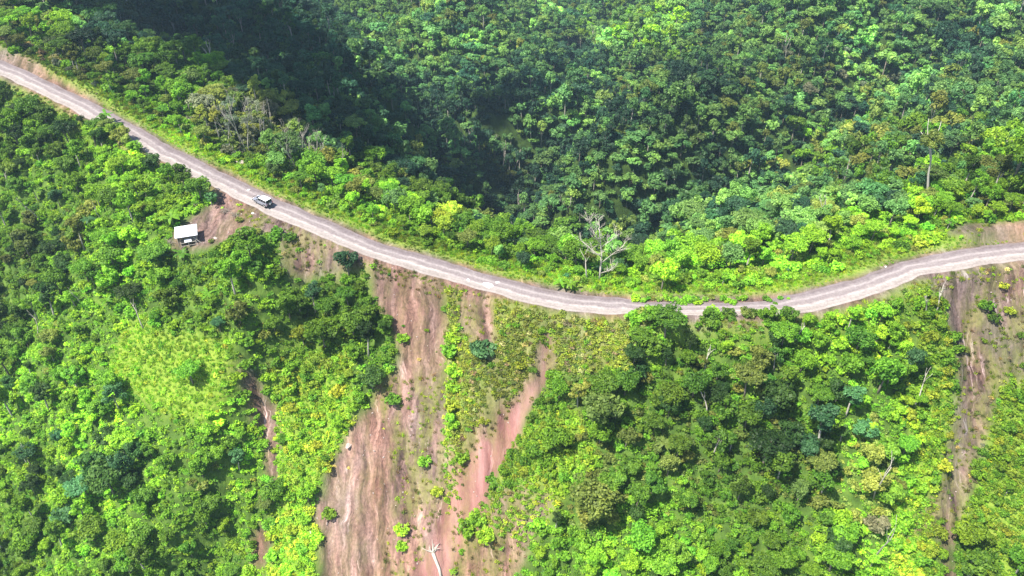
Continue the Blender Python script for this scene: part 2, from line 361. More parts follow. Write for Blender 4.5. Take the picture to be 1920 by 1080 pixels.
class MB:
    """collects boxes, tubes and prisms into one mesh"""
    def __init__(s): s.V = []; s.F = []
    def add(s, V, F):
        n = len(s.V); s.V += [tuple(v) for v in V]; s.F += [tuple(i+n for i in f) for f in F]; return s
    def box(s, c, d, rz=0, tilt=(0, 0, 0)):
        R = Matrix.Rotation(rz, 3, 'Z') @ Matrix.Rotation(tilt[0], 3, 'X') @ Matrix.Rotation(tilt[1], 3, 'Y')
        V = [Vector(c)+R @ Vector((d[0]*x/2, d[1]*y/2, d[2]*z/2)) for x in (-1, 1) for y in (-1, 1) for z in (-1, 1)]
        return s.add(V, [(0, 1, 3, 2), (4, 6, 7, 5), (0, 4, 5, 1), (2, 3, 7, 6), (0, 2, 6, 4), (1, 5, 7, 3)])
    def tube(s, pts, rad, n=6):
        pts = [Vector(p) for p in pts]; rings = []; V = []
        for i, p in enumerate(pts):
            t = (pts[min(i+1, len(pts)-1)]-pts[max(i-1, 0)]).normalized()
            a = t.orthogonal().normalized() if i == 0 else (a-t*a.dot(t)).normalized()
            b = t.cross(a); r = rad[i] if hasattr(rad, '__len__') else rad
            V += [p+(a*math.cos(6.2832*k/n)+b*math.sin(6.2832*k/n))*r for k in range(n)]
        F = []
        for i in range(len(pts)-1):
            for k in range(n): F.append((i*n+k, i*n+(k+1) % n, (i+1)*n+(k+1) % n, (i+1)*n+k))
        F += [tuple(range(n))[::-1], tuple((len(pts)-1)*n+k for k in range(n))]
        return s.add(V, F)
    def disc(s, c, r, wid, n=16, axis='Y'):
        V = []
        for sgn in (-1, 1):
            for k in range(n):
                a = 6.2832*k/n; V.append((c[0]+r*math.cos(a), c[1]+sgn*wid/2, c[2]+r*math.sin(a)) if axis == 'Y' else (c[0]+sgn*wid/2, c[1]+r*math.cos(a), c[2]+r*math.sin(a)))
        F = [tuple(range(n))[::-1], tuple(range(n, 2*n))]+[(k, (k+1) % n, n+(k+1) % n, n+k) for k in range(n)]
        return s.add(V, F)
    def mesh(s, name, m, smooth=False, bevel=0):
        me = bpy.data.meshes.new(name); me.from_pydata(s.V, [], s.F); me.materials.append(m)
        bm = bmesh.new(); bm.from_mesh(me); bmesh.ops.recalc_face_normals(bm, faces=bm.faces)
        if bevel: bmesh.ops.bevel(bm, geom=list(bm.edges), offset=bevel, segments=2, affect='EDGES', profile=.6, clamp_overlap=True)
        bm.to_mesh(me); bm.free(); me.update()
        if smooth: me.polygons.foreach_set('use_smooth', [True]*len(me.polygons))
        return me

# ------------------------------------------------------------------ leaf meshes
def leaf_cloud(C, Nn, S, lv, aspect=.55, r=None):
    r = r or rng
    n = len(C); T = r.normal(size=(n, 3)); T -= Nn*(T*Nn).sum(1, keepdims=True); T /= np.linalg.norm(T, axis=1, keepdims=True)
    B = np.cross(Nn, T); S = S[:, None]
    V = np.stack([C-T*S, C+B*S*aspect+Nn*S*.12, C+T*S*.9-Nn*S*.18, C-B*S*aspect+Nn*S*.12], 1).reshape(-1, 3)
    return V, np.arange(4*n).reshape(-1, 4), np.repeat(lv, 4)
def crown_mesh(name, seed, R, zc, zr, nlobe, N, leaf, lobe=(.34, .5), flat=.75, upw=.55):
    r = np.random.default_rng(seed)
    d = r.normal(size=(nlobe, 3)); d /= np.linalg.norm(d, axis=1, keepdims=True); d[:, 2] = d[:, 2]*.9+.15
    rad = r.uniform(.35, .78, nlobe)[:, None]
    LC = d*rad*np.array([R, R, zr])+np.array([0, 0, zc]); LR = r.uniform(*lobe, nlobe)*R
    w = LR**2; k = r.choice(nlobe, N, p=w/w.sum())
    q = r.normal(size=(N, 3)); q[:, 2] += .35; q /= np.linalg.norm(q, axis=1, keepdims=True)
    C = LC[k]+q*LR[k][:, None]*np.array([1, 1, flat])*(1-np.abs(r.normal(0, .13, N)))[:, None]
    Nn = q*.55+np.array([0, 0, upw])+r.normal(size=(N, 3))*.42; Nn /= np.linalg.norm(Nn, axis=1, keepdims=True)
    ll = r.uniform(.25, .75, nlobe)
    lv = np.clip(ll[k]+r.normal(0, .22, N), 0, 1)
    V, F, A = leaf_cloud(C, Nn, leaf*r.uniform(.6, 1.25, N), lv, .55, r)
    return mesh_np(name, V, F, M_LEAF, {'lv': A}), LC, LR
def trunk_mesh(name, seed, LC, h0, rad, m, nb=5, n=6):
    r = random.Random(seed); mb = MB()
    top = Vector((r.uniform(-.3, .3), r.uniform(-.3, .3), h0))
    mb.tube([(0, 0, -.8), (top.x*.3+r.uniform(-.1, .1), top.y*.3, h0*.35), (top.x*.7, top.y*.7, h0*.7), tuple(top)], [rad*1.25, rad, rad*.8, rad*.6], n)
    for c in LC[np.argsort(-LC[:, 2])][:nb]:
        c = Vector(c); s = top*r.uniform(.55, .95); mid = s.lerp(c, .55)+Vector((0, 0, -.15*(c-s).length*r.random()))
        mb.tube([s, mid, c], [rad*.5, rad*.32, rad*.1], max(4, n-2))
    return mb.mesh(name, m, smooth=True)
TREES = []   # (crown mesh, trunk mesh, R, top height)
def mk_tree(seed, R, hc, zr, nl, N, leaf, bark=M_BARK, **kw):
    cm, LC, LR = crown_mesh('crown', seed, R, hc, zr, nl, N, leaf, **kw)
    tm = trunk_mesh('trunk', seed, LC, hc*.8, .045*hc*.55+.04, bark)
    TREES.append((cm, tm, R, hc+zr))
    return len(TREES)-1
# near trees: broad, rounded, tiered, tall, low thicket
NEAR_T = [mk_tree(11, 3.6, 4.9, 2.2, 34, 1900, .30, lobe=(.17, .33)), mk_tree(12, 3.0, 4.8, 2.4, 26, 1500, .28, lobe=(.18, .34)), mk_tree(13, 4.2, 6.0, 1.6, 36, 2000, .29, flat=.45, upw=.9, lobe=(.15, .30)),
          mk_tree(14, 2.4, 6.0, 3.0, 22, 1300, .28, bark=M_PALE, lobe=(.2, .36)), mk_tree(15, 3.3, 3.3, 2.2, 32, 1700, .33, lobe=(.16, .32)), mk_tree(16, 3.4, 5.6, 2.3, 24, 1100, .30, lobe=(.14, .26), bark=M_PALE)]
FAR_T = [mk_tree(31, 3.7, 6.0, 2.4, 16, 560, .52, lobe=(.2, .38)), mk_tree(32, 3.2, 6.4, 3.0, 14, 520, .5, lobe=(.2, .38)), mk_tree(33, 4.3, 6.8, 1.7, 18, 600, .52, flat=.45, upw=.9, lobe=(.18, .34)),
         mk_tree(34, 2.6, 7.4, 3.4, 12, 460, .5, bark=M_PALE), mk_tree(35, 3.6, 6.4, 2.4, 12, 380, .52, lobe=(.17, .3), bark=M_PALE)]
SHRUB = []
for s, (R, zc, zr, nl, N, lf) in enumerate([(1.5, .7, .8, 16, 360, .25), (1.2, .8, 1.1, 13, 320, .22), (1.9, .5, .5, 18, 380, .29), (1.4, .7, .8, 12, 260, .30)]):
    cm, LC, LR = crown_mesh('foliage', 50+s, R, zc, zr, nl, N, lf, lobe=(.2, .38))
    mb = MB(); rr = random.Random(s)
    for c in LC[:4]: mb.tube([(rr.uniform(-.1, .1), rr.uniform(-.1, .1), -.3), tuple(c)], [.05, .02], 4)
    SHRUB.append((cm, mb.mesh('stem', M_BARK), R, zc+zr))
def herb_mesh(name, seed, R, N, leaf, h):
    r = np.random.default_rng(seed); a = r.uniform(0, 6.283, N); q = np.sqrt(r.random(N))*R
    C = np.stack([q*np.cos(a), q*np.sin(a), h*(1-(q/R)**2)*r.uniform(.3, 1, N)+.05], 1)
    Nn = r.normal(size=(N, 3))*.45+np.array([0, 0, .9])+C*np.array([.4, .4, 0]); Nn /= np.linalg.norm(Nn, axis=1, keepdims=True)
    V, F, A = leaf_cloud(C, Nn, leaf*r.uniform(.6, 1.3, N), r.random(N), .6, r)
    return mesh_np(name, V, F, M_LEAF, {'lv': A})
def grass_mesh(name, seed, R, N, h):
    r = np.random.default_rng(seed); a = r.uniform(0, 6.283, N); q = np.sqrt(r.random(N))*R
    B = np.stack([q*np.cos(a), q*np.sin(a), np.full(N, -.05)], 1); t = r.normal(0, .35, (N, 3)); t[:, 2] = 1
    hh = (h*r.uniform(.5, 1.2, N))[:, None]; s = r.normal(size=(N, 3)); s[:, 2] = 0; s /= np.linalg.norm(s, axis=1, keepdims=True); s *= .045
    V = np.stack([B-s, B+s, B+t*hh*.6+s*.8, B+t*hh+np.array([.1, 0, 0])*t[:, :1]], 1).reshape(-1, 3)
    return mesh_np(name, V, np.arange(4*N).reshape(-1, 4), M_GRASS, {'lv': np.repeat(r.random(N), 4)})
HERB = [herb_mesh('leafy_clump', 71, .75, 46, .24, .5), herb_mesh('leafy_clump', 72, .6, 34, .2, .7), herb_mesh('leafy_clump', 73, .9, 60, .26, .4)]
GRS = [grass_mesh('grass_tuft', 81, .5, 50, .5), grass_mesh('grass_tuft', 82, .4, 40, .75)]
def rock_mesh(name, seed, m, flat=.6):
    bm = bmesh.new(); bmesh.ops.create_icosphere(bm, subdivisions=2, radius=1); r = random.Random(seed)
    o = Vector((r.random()*9, r.random()*9, 0))
    from mathutils import noise as mn
    for v in bm.verts:
        v.co *= 1+.45*mn.noise(v.co*1.3+o); v.co.z *= flat
    me = bpy.data.meshes.new(name); bm.to_mesh(me); bm.free(); me.materials.append(m); return me
ROCKS = [rock_mesh('rock', 1, M_ROCK), rock_mesh('rock', 2, M_ROCK, .8)]
WROCK = rock_mesh('rock', 3, M_WROCK, .35)

# ------------------------------------------------------------------ terrain mesh
GPX, GPY, GDP = proj(GX, GY, GZ)
near = GD < 0
soil = np.where(near, anyp(GPX, GPY, SOIL).astype(float), 0)
spar = np.where(near, anyp(GPX, GPY, SPARSE, 3).astype(float), 0)
gras = np.where(near, anyp(GPX, GPY, GRASS, 4).astype(float), 0)
marg = np.where(near, anyp(GPX, GPY, MARGIN, 5).astype(float), 0)
bank = np.where(~near & (GD < 14), anyp(GPX, GPY, BANK, 6, 6).astype(float), 0)
dens = np.where(near, anyp(GPX, GPY, DENSEP, 8, 12).astype(float), 0)
scar = np.where(near, anyp(GPX, GPY, SOIL[:6]+SOIL[7:]).astype(float), 0)
soilA = np.maximum(soil, spar*.85)*(1-dens*.45)
soilA = np.maximum(soilA, bank*.9)
sh = np.abs(GD); shN = fbm(GX/5, GY/5, 77, 3)
soilA = np.maximum(soilA, sstep(4.6+shN*1.6, 3.4, sh) if False else np.clip(1-(sh-3.3-shN*1.0)/1.3, 0, 1))
soilA = np.maximum(soilA, np.where(near, np.clip(1-(sh-3.3-shN*1.2)/2.5, 0, 1)*.8, 0))
verge = np.where(GD > 0, np.clip(1-(sh-4)/6, 0, 1), np.clip(1-(sh-3.5)/5, 0, 1)*.9)
grassA = np.maximum(np.maximum(gras, verge), np.maximum(marg*.9, spar*.6))
def blur(A, k=1):
    for _ in range(k):
        A = A.copy(); A[1:-1] = (A[:-2]+2*A[1:-1]+A[2:])/4; A[:, 1:-1] = (A[:, :-2]+2*A[:, 1:-1]+A[:, 2:])/4
    return A
soilA = blur(soilA, 2); grassA = blur(grassA, 2)
mossA = blur(np.maximum(np.maximum(spar*.8, soil*.3), np.where(near, anyp(GPX, GPY, SPARSE[2:3], 3).astype(float), 0)), 3)
_b = scar*(1-dens)
for _ in range(3): _b = blur(_b)
GZ = GZ-1.3*_b*sstep(4.5, 8, -GD)
ni, nj = GX.shape
idx = np.arange(ni*nj).reshape(ni, nj)
F = np.stack([idx[:-1, :-1], idx[1:, :-1], idx[1:, 1:], idx[:-1, 1:]], -1).reshape(-1, 4)
te = mesh_np('terrain', np.stack([GX, GY, GZ], -1).reshape(-1, 3), F, ground_material(), {'soil': soilA.ravel(), 'scar': _b.ravel(), 'wash': (sstep(690, 860, GPY)*(GPX < 1200)+.25).ravel(), 'far': sstep(5, 25, GD).ravel(), 'chute': blur(np.where(near, anyp(GPX, GPY, SOIL[2:3]).astype(float), 0), 2).ravel()*.8, 'grass': grassA.ravel(), 'moss': mossA.ravel()}, smooth=True)
tag(put('terrain', te), 'steep green hills with a bare landslide scar below the ridge', 'terrain', kind='structure')

# ------------------------------------------------------------------ road
def road_material():
    m, nt, N, L, b = mat('dirt_road'); b.inputs['Roughness'].default_value = .9; b.inputs['Specular IOR Level'].default_value = .15
    at = N.new('ShaderNodeAttribute'); at.attribute_name = 'across'
    tc = N.new('ShaderNodeTexCoord')
    nz = N.new('ShaderNodeTexNoise'); nz.inputs['Scale'].default_value = .22; nz.inputs['Detail'].default_value = 6; L.new(tc.outputs['Object'], nz.inputs['Vector'])
    n2 = N.new('ShaderNodeTexNoise'); n2.inputs['Scale'].default_value = 2.2; n2.inputs['Detail'].default_value = 8; n2.inputs['Roughness'].default_value = .7; L.new(tc.outputs['Object'], n2.inputs['Vector'])
    ad = N.new('ShaderNodeMath'); ad.operation = 'MULTIPLY_ADD'; L.new(nz.outputs[0], ad.inputs[0]); ad.inputs[1].default_value = .55; L.new(at.outputs['Fac'], ad.inputs[2])
    cr = N.new('ShaderNodeValToRGB'); e = cr.color_ramp.elements
    st = [(.10, (0.1944, 0.1621, 0.1482)), (.30, (0.2894, 0.2524, 0.2360)), (.45, (0.3618, 0.3243, 0.3067)), (.60, (0.2387, 0.2024, 0.2052)), (.72, (0.2819, 0.2481, 0.2474)), (.90, (0.1944, 0.1621, 0.1699)), (1.0, (0.1588, 0.1306, 0.1277))]
    while len(e) < len(st): e.new(.5)
    for k, (p, c) in enumerate(st): e[k].position = p; e[k].color = (*c, 1)
    mul = N.new('ShaderNodeMath'); mul.operation = 'MULTIPLY'; mul.inputs[1].default_value = .78; L.new(ad.outputs[0], mul.inputs[0]); n3 = N.new('ShaderNodeTexNoise'); n3.inputs['Scale'].default_value = .9; n3.inputs['Detail'].default_value = 5; L.new(tc.outputs['Object'], n3.inputs['Vector']); m3 = N.new('ShaderNodeMath'); m3.operation = 'MULTIPLY_ADD'; m3.inputs[1].default_value = .28; L.new(n3.outputs[0], m3.inputs[0]); L.new(mul.outputs[0], m3.inputs[2]); m4 = N.new('ShaderNodeMath'); m4.operation = 'SUBTRACT'; m4.inputs[1].default_value = .12; L.new(m3.outputs[0], m4.inputs[0]); L.new(m4.outputs[0], cr.inputs[0])
    c2 = N.new('ShaderNodeValToRGB'); c2.color_ramp.elements[0].position = .3; c2.color_ramp.elements[0].color = (.72, .71, .71, 1); c2.color_ramp.elements[1].position = .7; c2.color_ramp.elements[1].color = (1.12, 1.12, 1.12, 1)
    L.new(n2.outputs[0], c2.inputs[0])
    mx = N.new('ShaderNodeMix'); mx.data_type = 'RGBA'; mx.blend_type = 'MULTIPLY'; mx.inputs[0].default_value = 1; L.new(cr.outputs[0], mx.inputs[6]); L.new(c2.outputs[0], mx.inputs[7])
    L.new(mx.outputs[2], b.inputs['Base Color'])
    sn = N.new('ShaderNodeMath'); sn.operation = 'MULTIPLY_ADD'; sn.inputs[1].default_value = 21.; L.new(at.outputs['Fac'], sn.inputs[0]); L.new(nz.outputs[0], sn.inputs[2]); cs = N.new('ShaderNodeMath'); cs.operation = 'SINE'; L.new(sn.outputs[0], cs.inputs[0])
    rr_ = N.new('ShaderNodeValToRGB'); rr_.color_ramp.elements[0].position = .25; rr_.color_ramp.elements[0].color = (.80, .78, .76, 1); rr_.color_ramp.elements[1].position = .8; rr_.color_ramp.elements[1].color = (1.08, 1.07, 1.05, 1); L.new(cs.outputs[0], rr_.inputs[0])
    mx2 = N.new('ShaderNodeMix'); mx2.data_type = 'RGBA'; mx2.blend_type = 'MULTIPLY'; mx2.inputs[0].default_value = .75; L.new(mx.outputs[2], mx2.inputs[6]); L.new(rr_.outputs[0], mx2.inputs[7]); L.new(mx2.outputs[2], b.inputs['Base Color'])
    bp = N.new('ShaderNodeBump'); bp.inputs['Strength'].default_value = .5; bp.inputs['Distance'].default_value = .12; L.new(n2.outputs[0], bp.inputs['Height']); L.new(bp.outputs[0], b.inputs['Normal'])
    return m
seg = np.r_[0, np.cumsum(np.linalg.norm(np.diff(ROAD[:, :2], axis=0), axis=1))]
sl = np.arange(0, seg[-1], .8); C = np.stack([np.interp(sl, seg, ROAD[:, k]) for k in range(3)], 1)
T = np.gradient(C[:, :2], axis=0); T /= np.linalg.norm(T, axis=1, keepdims=True); Nr = np.stack([-T[:, 1], T[:, 0]], 1)
spx, _, _ = proj(C[:, 0], C[:, 1], C[:, 2]); nar = 1-.30*sstep(1120, 1230, spx)*(1-sstep(1420, 1500, spx))
K = 13; V = []; A = []
wl_ = 2.8+.55*fbm(sl/5, sl*0, 5, 4); wr_ = 2.85+.5*fbm(sl/4.5, sl*0+9, 6, 4)
wl_ = wl_*nar; wr_ = wr_*nar
for k in range(K):
    u = k/(K-1); dd = -wl_+(wl_+wr_)*u
    x = C[:, 0]+Nr[:, 0]*dd; y = C[:, 1]+Nr[:, 1]*dd
    edge = abs(u-.5)*2
    z = np.maximum(C[:, 2], H(x, y))+.06-.05*edge**4+.02*fbm(x, y, 15, 2)-(.05 if k in (4, 8) else 0)*0
    V.append(np.stack([x, y, z], 1)); A.append(np.full(len(x), u))
V = np.stack(V, 1); A = np.stack(A, 1); n0 = len(sl); idx = np.arange(n0*K).reshape(n0, K)
F = np.stack([idx[:-1, :-1], idx[1:, :-1], idx[1:, 1:], idx[:-1, 1:]], -1).reshape(-1, 4)
rd = put('road', mesh_np('road', V.reshape(-1, 3), F, road_material(), {'across': A.ravel()}, True))
tag(rd, 'pale unpaved dirt road winding along the ridge crest', 'road', kind='structure')

# ------------------------------------------------------------------ palettes
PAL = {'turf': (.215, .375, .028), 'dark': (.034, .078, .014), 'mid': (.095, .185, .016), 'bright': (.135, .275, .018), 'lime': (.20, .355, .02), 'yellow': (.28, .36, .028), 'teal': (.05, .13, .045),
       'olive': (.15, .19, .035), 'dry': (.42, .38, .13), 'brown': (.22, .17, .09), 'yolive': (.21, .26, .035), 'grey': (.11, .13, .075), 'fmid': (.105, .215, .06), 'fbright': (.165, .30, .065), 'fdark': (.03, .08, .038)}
TONEW = {'turf': 'light green', 'dark': 'dark green', 'mid': 'mid green', 'bright': 'bright green', 'lime': 'lime green', 'yellow': 'yellowish', 'teal': 'bluish green', 'olive': 'olive green',
         'yolive': 'yellowish green', 'brown': 'brownish', 'dry': 'straw coloured', 'grey': 'greyish', 'fmid': 'mid green', 'fbright': 'light green', 'fdark': 'blackish green'}
# (side, cx, cy, rx, ry, {tone:weight}, strength)
ZN = [
 ('n', 240, 700, 400, 500, dict(bright=.42, lime=.20, mid=.27, dark=.08, teal=.03), 1),
 ('n', 40, 620, 75, 190, dict(dark=.45, mid=.4, olive=.15), .75),
 ('n', 100, 450, 70, 60, dict(olive=.4, dark=.4, mid=.2), .8),
 ('n', 40, 230, 90, 70, dict(mid=.6, dark=.25, bright=.15), .9),
 ('n', 150, 330, 70, 60, dict(mid=.3, bright=.5, teal=.2), .8),
 ('n', 230, 350, 120, 60, dict(bright=.5, lime=.4, olive=.1), .8),
 ('n', 380, 335, 45, 45, dict(mid=.7, teal=.3), 1),
 ('n', 210, 875, 75, 50, dict(dark=.6, teal=.4), 1),
 ('n', 420, 900, 110, 60, dict(mid=.5, olive=.3, dark=.2), .6),
 ('n', 330, 1000, 250, 90, dict(mid=.3, bright=.55, teal=.15), .6),
 ('n', 600, 540, 130, 130, dict(mid=.45, teal=.25, bright=.25, dark=.05), .95),
 ('n', 470, 600, 70, 70, dict(olive=.5, mid=.3, bright=.2), .8),
 ('n', 560, 640, 90, 80, dict(bright=.5, olive=.3, yellow=.2), .8),
 ('n', 600, 760, 90, 150, dict(lime=.4, yellow=.35, bright=.25), .95),
 ('n', 550, 1010, 60, 100, dict(yellow=.6, lime=.4), 1),
 ('n', 1250, 620, 140, 60, dict(mid=.5, bright=.4, dark=.1), .9),
 ('n', 1050, 800, 130, 110, dict(lime=.45, bright=.35, mid=.2), .9),
 ('n', 1110, 910, 60, 90, dict(olive=.8, mid=.2), 1),
 ('n', 1130, 740, 80, 60, dict(olive=.7, mid=.3), .8),
 ('n', 1330, 760, 200, 130, dict(mid=.45, dark=.25, olive=.2, bright=.1), .95),
 ('n', 1590, 650, 120, 90, dict(lime=.45, bright=.45, mid=.1), .95),
 ('n', 1530, 780, 70, 90, dict(teal=.4, dark=.3, mid=.3), .9),
 ('n', 1400, 900, 260, 120, dict(mid=.5, olive=.3, dark=.15, bright=.05), .85),
 ('n', 1200, 1050, 330, 60, dict(bright=.5, lime=.25, mid=.25), .85),
 ('n', 1500, 1030, 260, 70, dict(bright=.45, mid=.35, lime=.2), .8),
 ('n', 1740, 800, 50, 330, dict(lime=.55, yellow=.3, bright=.15), .95),
 ('n', 1630, 900, 60, 120, dict(grey=.4, olive=.4, mid=.2), .7),
 ('n', 1890, 760, 60, 70, dict(dark=.6, mid=.4), .8),
 ('n', 1880, 930, 70, 200, dict(lime=.5, bright=.3, yellow=.2), .9),
 ('f', 960, 200, 2000, 900, dict(fmid=.42, fbright=.34, fdark=.12, teal=.07, olive=.05), 1),
 ('f', 700, 30, 200, 90, dict(fbright=.4, fmid=.4, olive=.2), .8),
 ('f', 600, 30, 130, 70, dict(fbright=.75, lime=.1, fmid=.15), 1),  # sunlit look of the far slope put into lighter tree tints
 ('f', 930, 205, 60, 28, dict(fdark=1), 1), ('f', 1000, 158, 60, 26, dict(fdark=1), 1), ('f', 1080, 108, 60, 26, dict(fdark=1), 1), ('f', 1165, 55, 55, 26, dict(fdark=.7, teal=.3), .9), ('f', 880, 262, 50, 35, dict(fdark=.8, fmid=.2), 1),  # shade of the valley crease painted into dark tree tints
 ('f', 1290, 150, 70, 30, dict(fdark=.8, fmid=.2), .85), ('f', 1190, 215, 70, 28, dict(fdark=.8, fmid=.2), .85), ('f', 1090, 275, 70, 28, dict(fdark=.8, fmid=.2), .85), ('f', 1000, 330, 60, 30, dict(fdark=.8, fmid=.2), .9),  # upper gully: landform shade carried by darker tints
 ('f', 1560, 215, 70, 26, dict(fdark=.7, fmid=.3), .8), ('f', 1430, 290, 80, 30, dict(fdark=.7, fmid=.3), .8), ('f', 1300, 350, 80, 30, dict(fdark=.7, fmid=.3), .8), ('f', 1190, 395, 60, 25, dict(fdark=.7, fmid=.3), .8),  # lower gully, shaded through the tree colours as well
 ('f', 1250, 90, 60, 30, dict(fbright=.8, lime=.1, fmid=.1), .9), ('f', 1170, 150, 70, 30, dict(fbright=.8, olive=.2), .8), ('f', 1080, 210, 60, 30, dict(fbright=.8, fmid=.2), .8), ('f', 1380, 220, 80, 40, dict(fbright=.7, olive=.1, fmid=.2), .8),  # lit spur crests painted with lighter tree tints
 ('f', 1260, 280, 70, 35, dict(fbright=.7, fmid=.3), .8), ('f', 760, 90, 110, 50, dict(fbright=.6, fmid=.4), .8),  # hillsides between the gullies, tinted lighter as if sunlit
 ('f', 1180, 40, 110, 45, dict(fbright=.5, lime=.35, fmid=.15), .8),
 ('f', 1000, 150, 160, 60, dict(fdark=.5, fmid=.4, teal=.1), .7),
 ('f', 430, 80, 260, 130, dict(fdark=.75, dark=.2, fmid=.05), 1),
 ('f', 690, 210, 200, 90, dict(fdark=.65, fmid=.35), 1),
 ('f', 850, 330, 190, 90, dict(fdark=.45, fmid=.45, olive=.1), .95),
 ('f', 30, 110, 130, 110, dict(bright=.4, olive=.3, lime=.3), 1),
 ('f', 290, 170, 160, 90, dict(bright=.5, mid=.4, olive=.1), 1),
 ('f', 470, 230, 110, 60, dict(olive=.6, grey=.4), 1),
 ('f', 640, 340, 110, 60, dict(bright=.4, mid=.4, olive=.2), .95),
 ('f', 760, 400, 130, 50, dict(bright=.55, lime=.25, mid=.2), .95),
 ('f', 830, 425, 30, 25, dict(yellow=1), 1),
 ('f', 950, 470, 200, 45, dict(bright=.45, mid=.45, fdark=.1), .9),
 ('f', 1450, 500, 330, 60, dict(bright=.5, lime=.15, mid=.25, olive=.1), .9),
 ('f', 1640, 450, 120, 50, dict(lime=.45, bright=.45, olive=.1), .95),
 ('f', 1830, 380, 150, 50, dict(lime=.4, bright=.4, olive=.2), .95),
 ('f', 1700, 290, 260, 70, dict(mid=.4, olive=.3, bright=.3), .6),
 ('f', 1880, 270, 50, 30, dict(lime=1), .8),
 ('f', 1800, 90, 60, 50, dict(fdark=.9, fmid=.1), .9),
 ('f', 1530, 140, 150, 40, dict(olive=.4, grey=.2, fbright=.4), .5),
]
ZF = next(z for z in ZN if z[0] == 'f')
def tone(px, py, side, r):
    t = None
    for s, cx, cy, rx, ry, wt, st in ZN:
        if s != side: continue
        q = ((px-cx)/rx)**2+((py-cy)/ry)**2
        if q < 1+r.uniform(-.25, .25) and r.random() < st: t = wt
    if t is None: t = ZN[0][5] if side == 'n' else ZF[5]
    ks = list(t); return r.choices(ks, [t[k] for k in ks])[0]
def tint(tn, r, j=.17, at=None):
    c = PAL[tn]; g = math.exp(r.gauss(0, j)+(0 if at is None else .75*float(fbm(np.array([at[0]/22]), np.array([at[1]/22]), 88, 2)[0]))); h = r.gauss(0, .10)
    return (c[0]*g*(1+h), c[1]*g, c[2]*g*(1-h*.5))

# ------------------------------------------------------------------ candidates
def jitter(x0, x1, y0, y1, s, seed):
    r = np.random.default_rng(seed); x = np.arange(x0, x1, s); y = np.arange(y0, y1, s); X, Y = np.meshgrid(x, y)
    X = X+(np.arange(len(y)) % 2)[:, None]*s*.5
    X = X+r.uniform(-.42, .42, X.shape)*s; Y = Y+r.uniform(-.42, .42, Y.shape)*s
    return X.ravel(), Y.ravel()
def cand(x0, x1, y0, y1, s, seed, side, marg_px=160):
    X, Y = jitter(x0, x1, y0, y1, s, seed); D = samp(GD, X, Y)
    k = (D < 0) if side == 'n' else (D > 0); X, Y, D = X[k], Y[k], D[k]; Z = H(X, Y)
    px, py, dep = proj(X, Y, Z)
    k = (px > -marg_px) & (px < 1920+marg_px) & (py > -marg_px*1.2) & (py < 1080+marg_px*1.3)
    return X[k], Y[k], Z[k], D[k], px[k], py[k], dep[k]
R_ = random.Random(3)
trees = []   # dict(x,y,z,s,rot,tn,col,kind index,r_px,set)
BRUSHY = [(400, 160, 545, 330), (520, 230, 640, 340)]
def add_tree(x, y, z, ti, s, tn, px, py, dep, sz=1.0, ind=None):
    Rr = TREES[ti][2]*s; h = TREES[ti][3]*s*sz
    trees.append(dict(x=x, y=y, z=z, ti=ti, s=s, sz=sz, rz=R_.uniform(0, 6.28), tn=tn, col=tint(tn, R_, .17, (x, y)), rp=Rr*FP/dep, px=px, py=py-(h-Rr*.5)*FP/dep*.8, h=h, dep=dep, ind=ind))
# camera side
X, Y, Z, D, px, py, dep = cand(-190, 175, 30, 225, 3.5, 101, 'n')
soilb = anyp(px, py, SOIL+SPARSE, 3, 10); sc_ = anyp(px, py-24, SOIL+SPARSE, 3, 10)
gb = anyp(px, py, GRASS, 4); gb2 = anyp(px, py-25, GRASS, 4); mb_ = anyp(px, py-10, MARGIN, 5)
for i in range(len(X)):
    if -D[i] < 5: continue
    p = .86 if not (px[i] < 520 and py[i] > 330) else .5
    if soilb[i] or sc_[i]: p = 0.0
    elif gb[i] or gb2[i]: p = .05
    elif mb_[i]: p = .16
    if R_.random() > p: continue
    if 305 < px[i] < 405 and 430 < py[i] < 535: continue
    hutd = math.hypot(px[i]-345, (py[i]-455)*1.3)
    if hutd < 62 and py[i] > 415 or (285 < px[i] < 470 and 340 < py[i] < 500 and px[i] > 330): continue
    s = R_.uniform(.42, .95)*(1.3 if R_.random() < .12 else 1)
    tn = tone(px[i], py[i]-30, 'n', R_)
    ti = NEAR_T[R_.choices(range(6), [3, 3, 2, 1.6, 4, 1.4])[0]]
    if tn in ('lime', 'yellow'): ti = NEAR_T[R_.choice([0, 4, 4, 1])]; s *= .8
    room = (py[i]-lline(px[i]))/(FP/dep[i]*.80)    # metres of height that fit under the road's edge
    if TREES[ti][3]*s > room:
        s2 = room/TREES[ti][3]
        if s2 < .28: continue
        s = s2
    Rr = TREES[ti][2]*s*FP/dep[i]
    # keep crowns off the bare ground
    bad = False
    for dx in (-1., 0, 1.):
        if anyp(np.array([px[i]+dx*Rr]), np.array([py[i]-28.]), SOIL, 3, 6)[0] or anyp(np.array([px[i]+dx*Rr]), np.array([py[i]-45.]), SOIL[2:3], 3, 6)[0]: bad = True
    if bad:
        s *= .5
        if s < .3: continue
    add_tree(X[i], Y[i], Z[i], ti, s, tn, px[i], py[i], dep[i], R_.uniform(.85, 1.2))
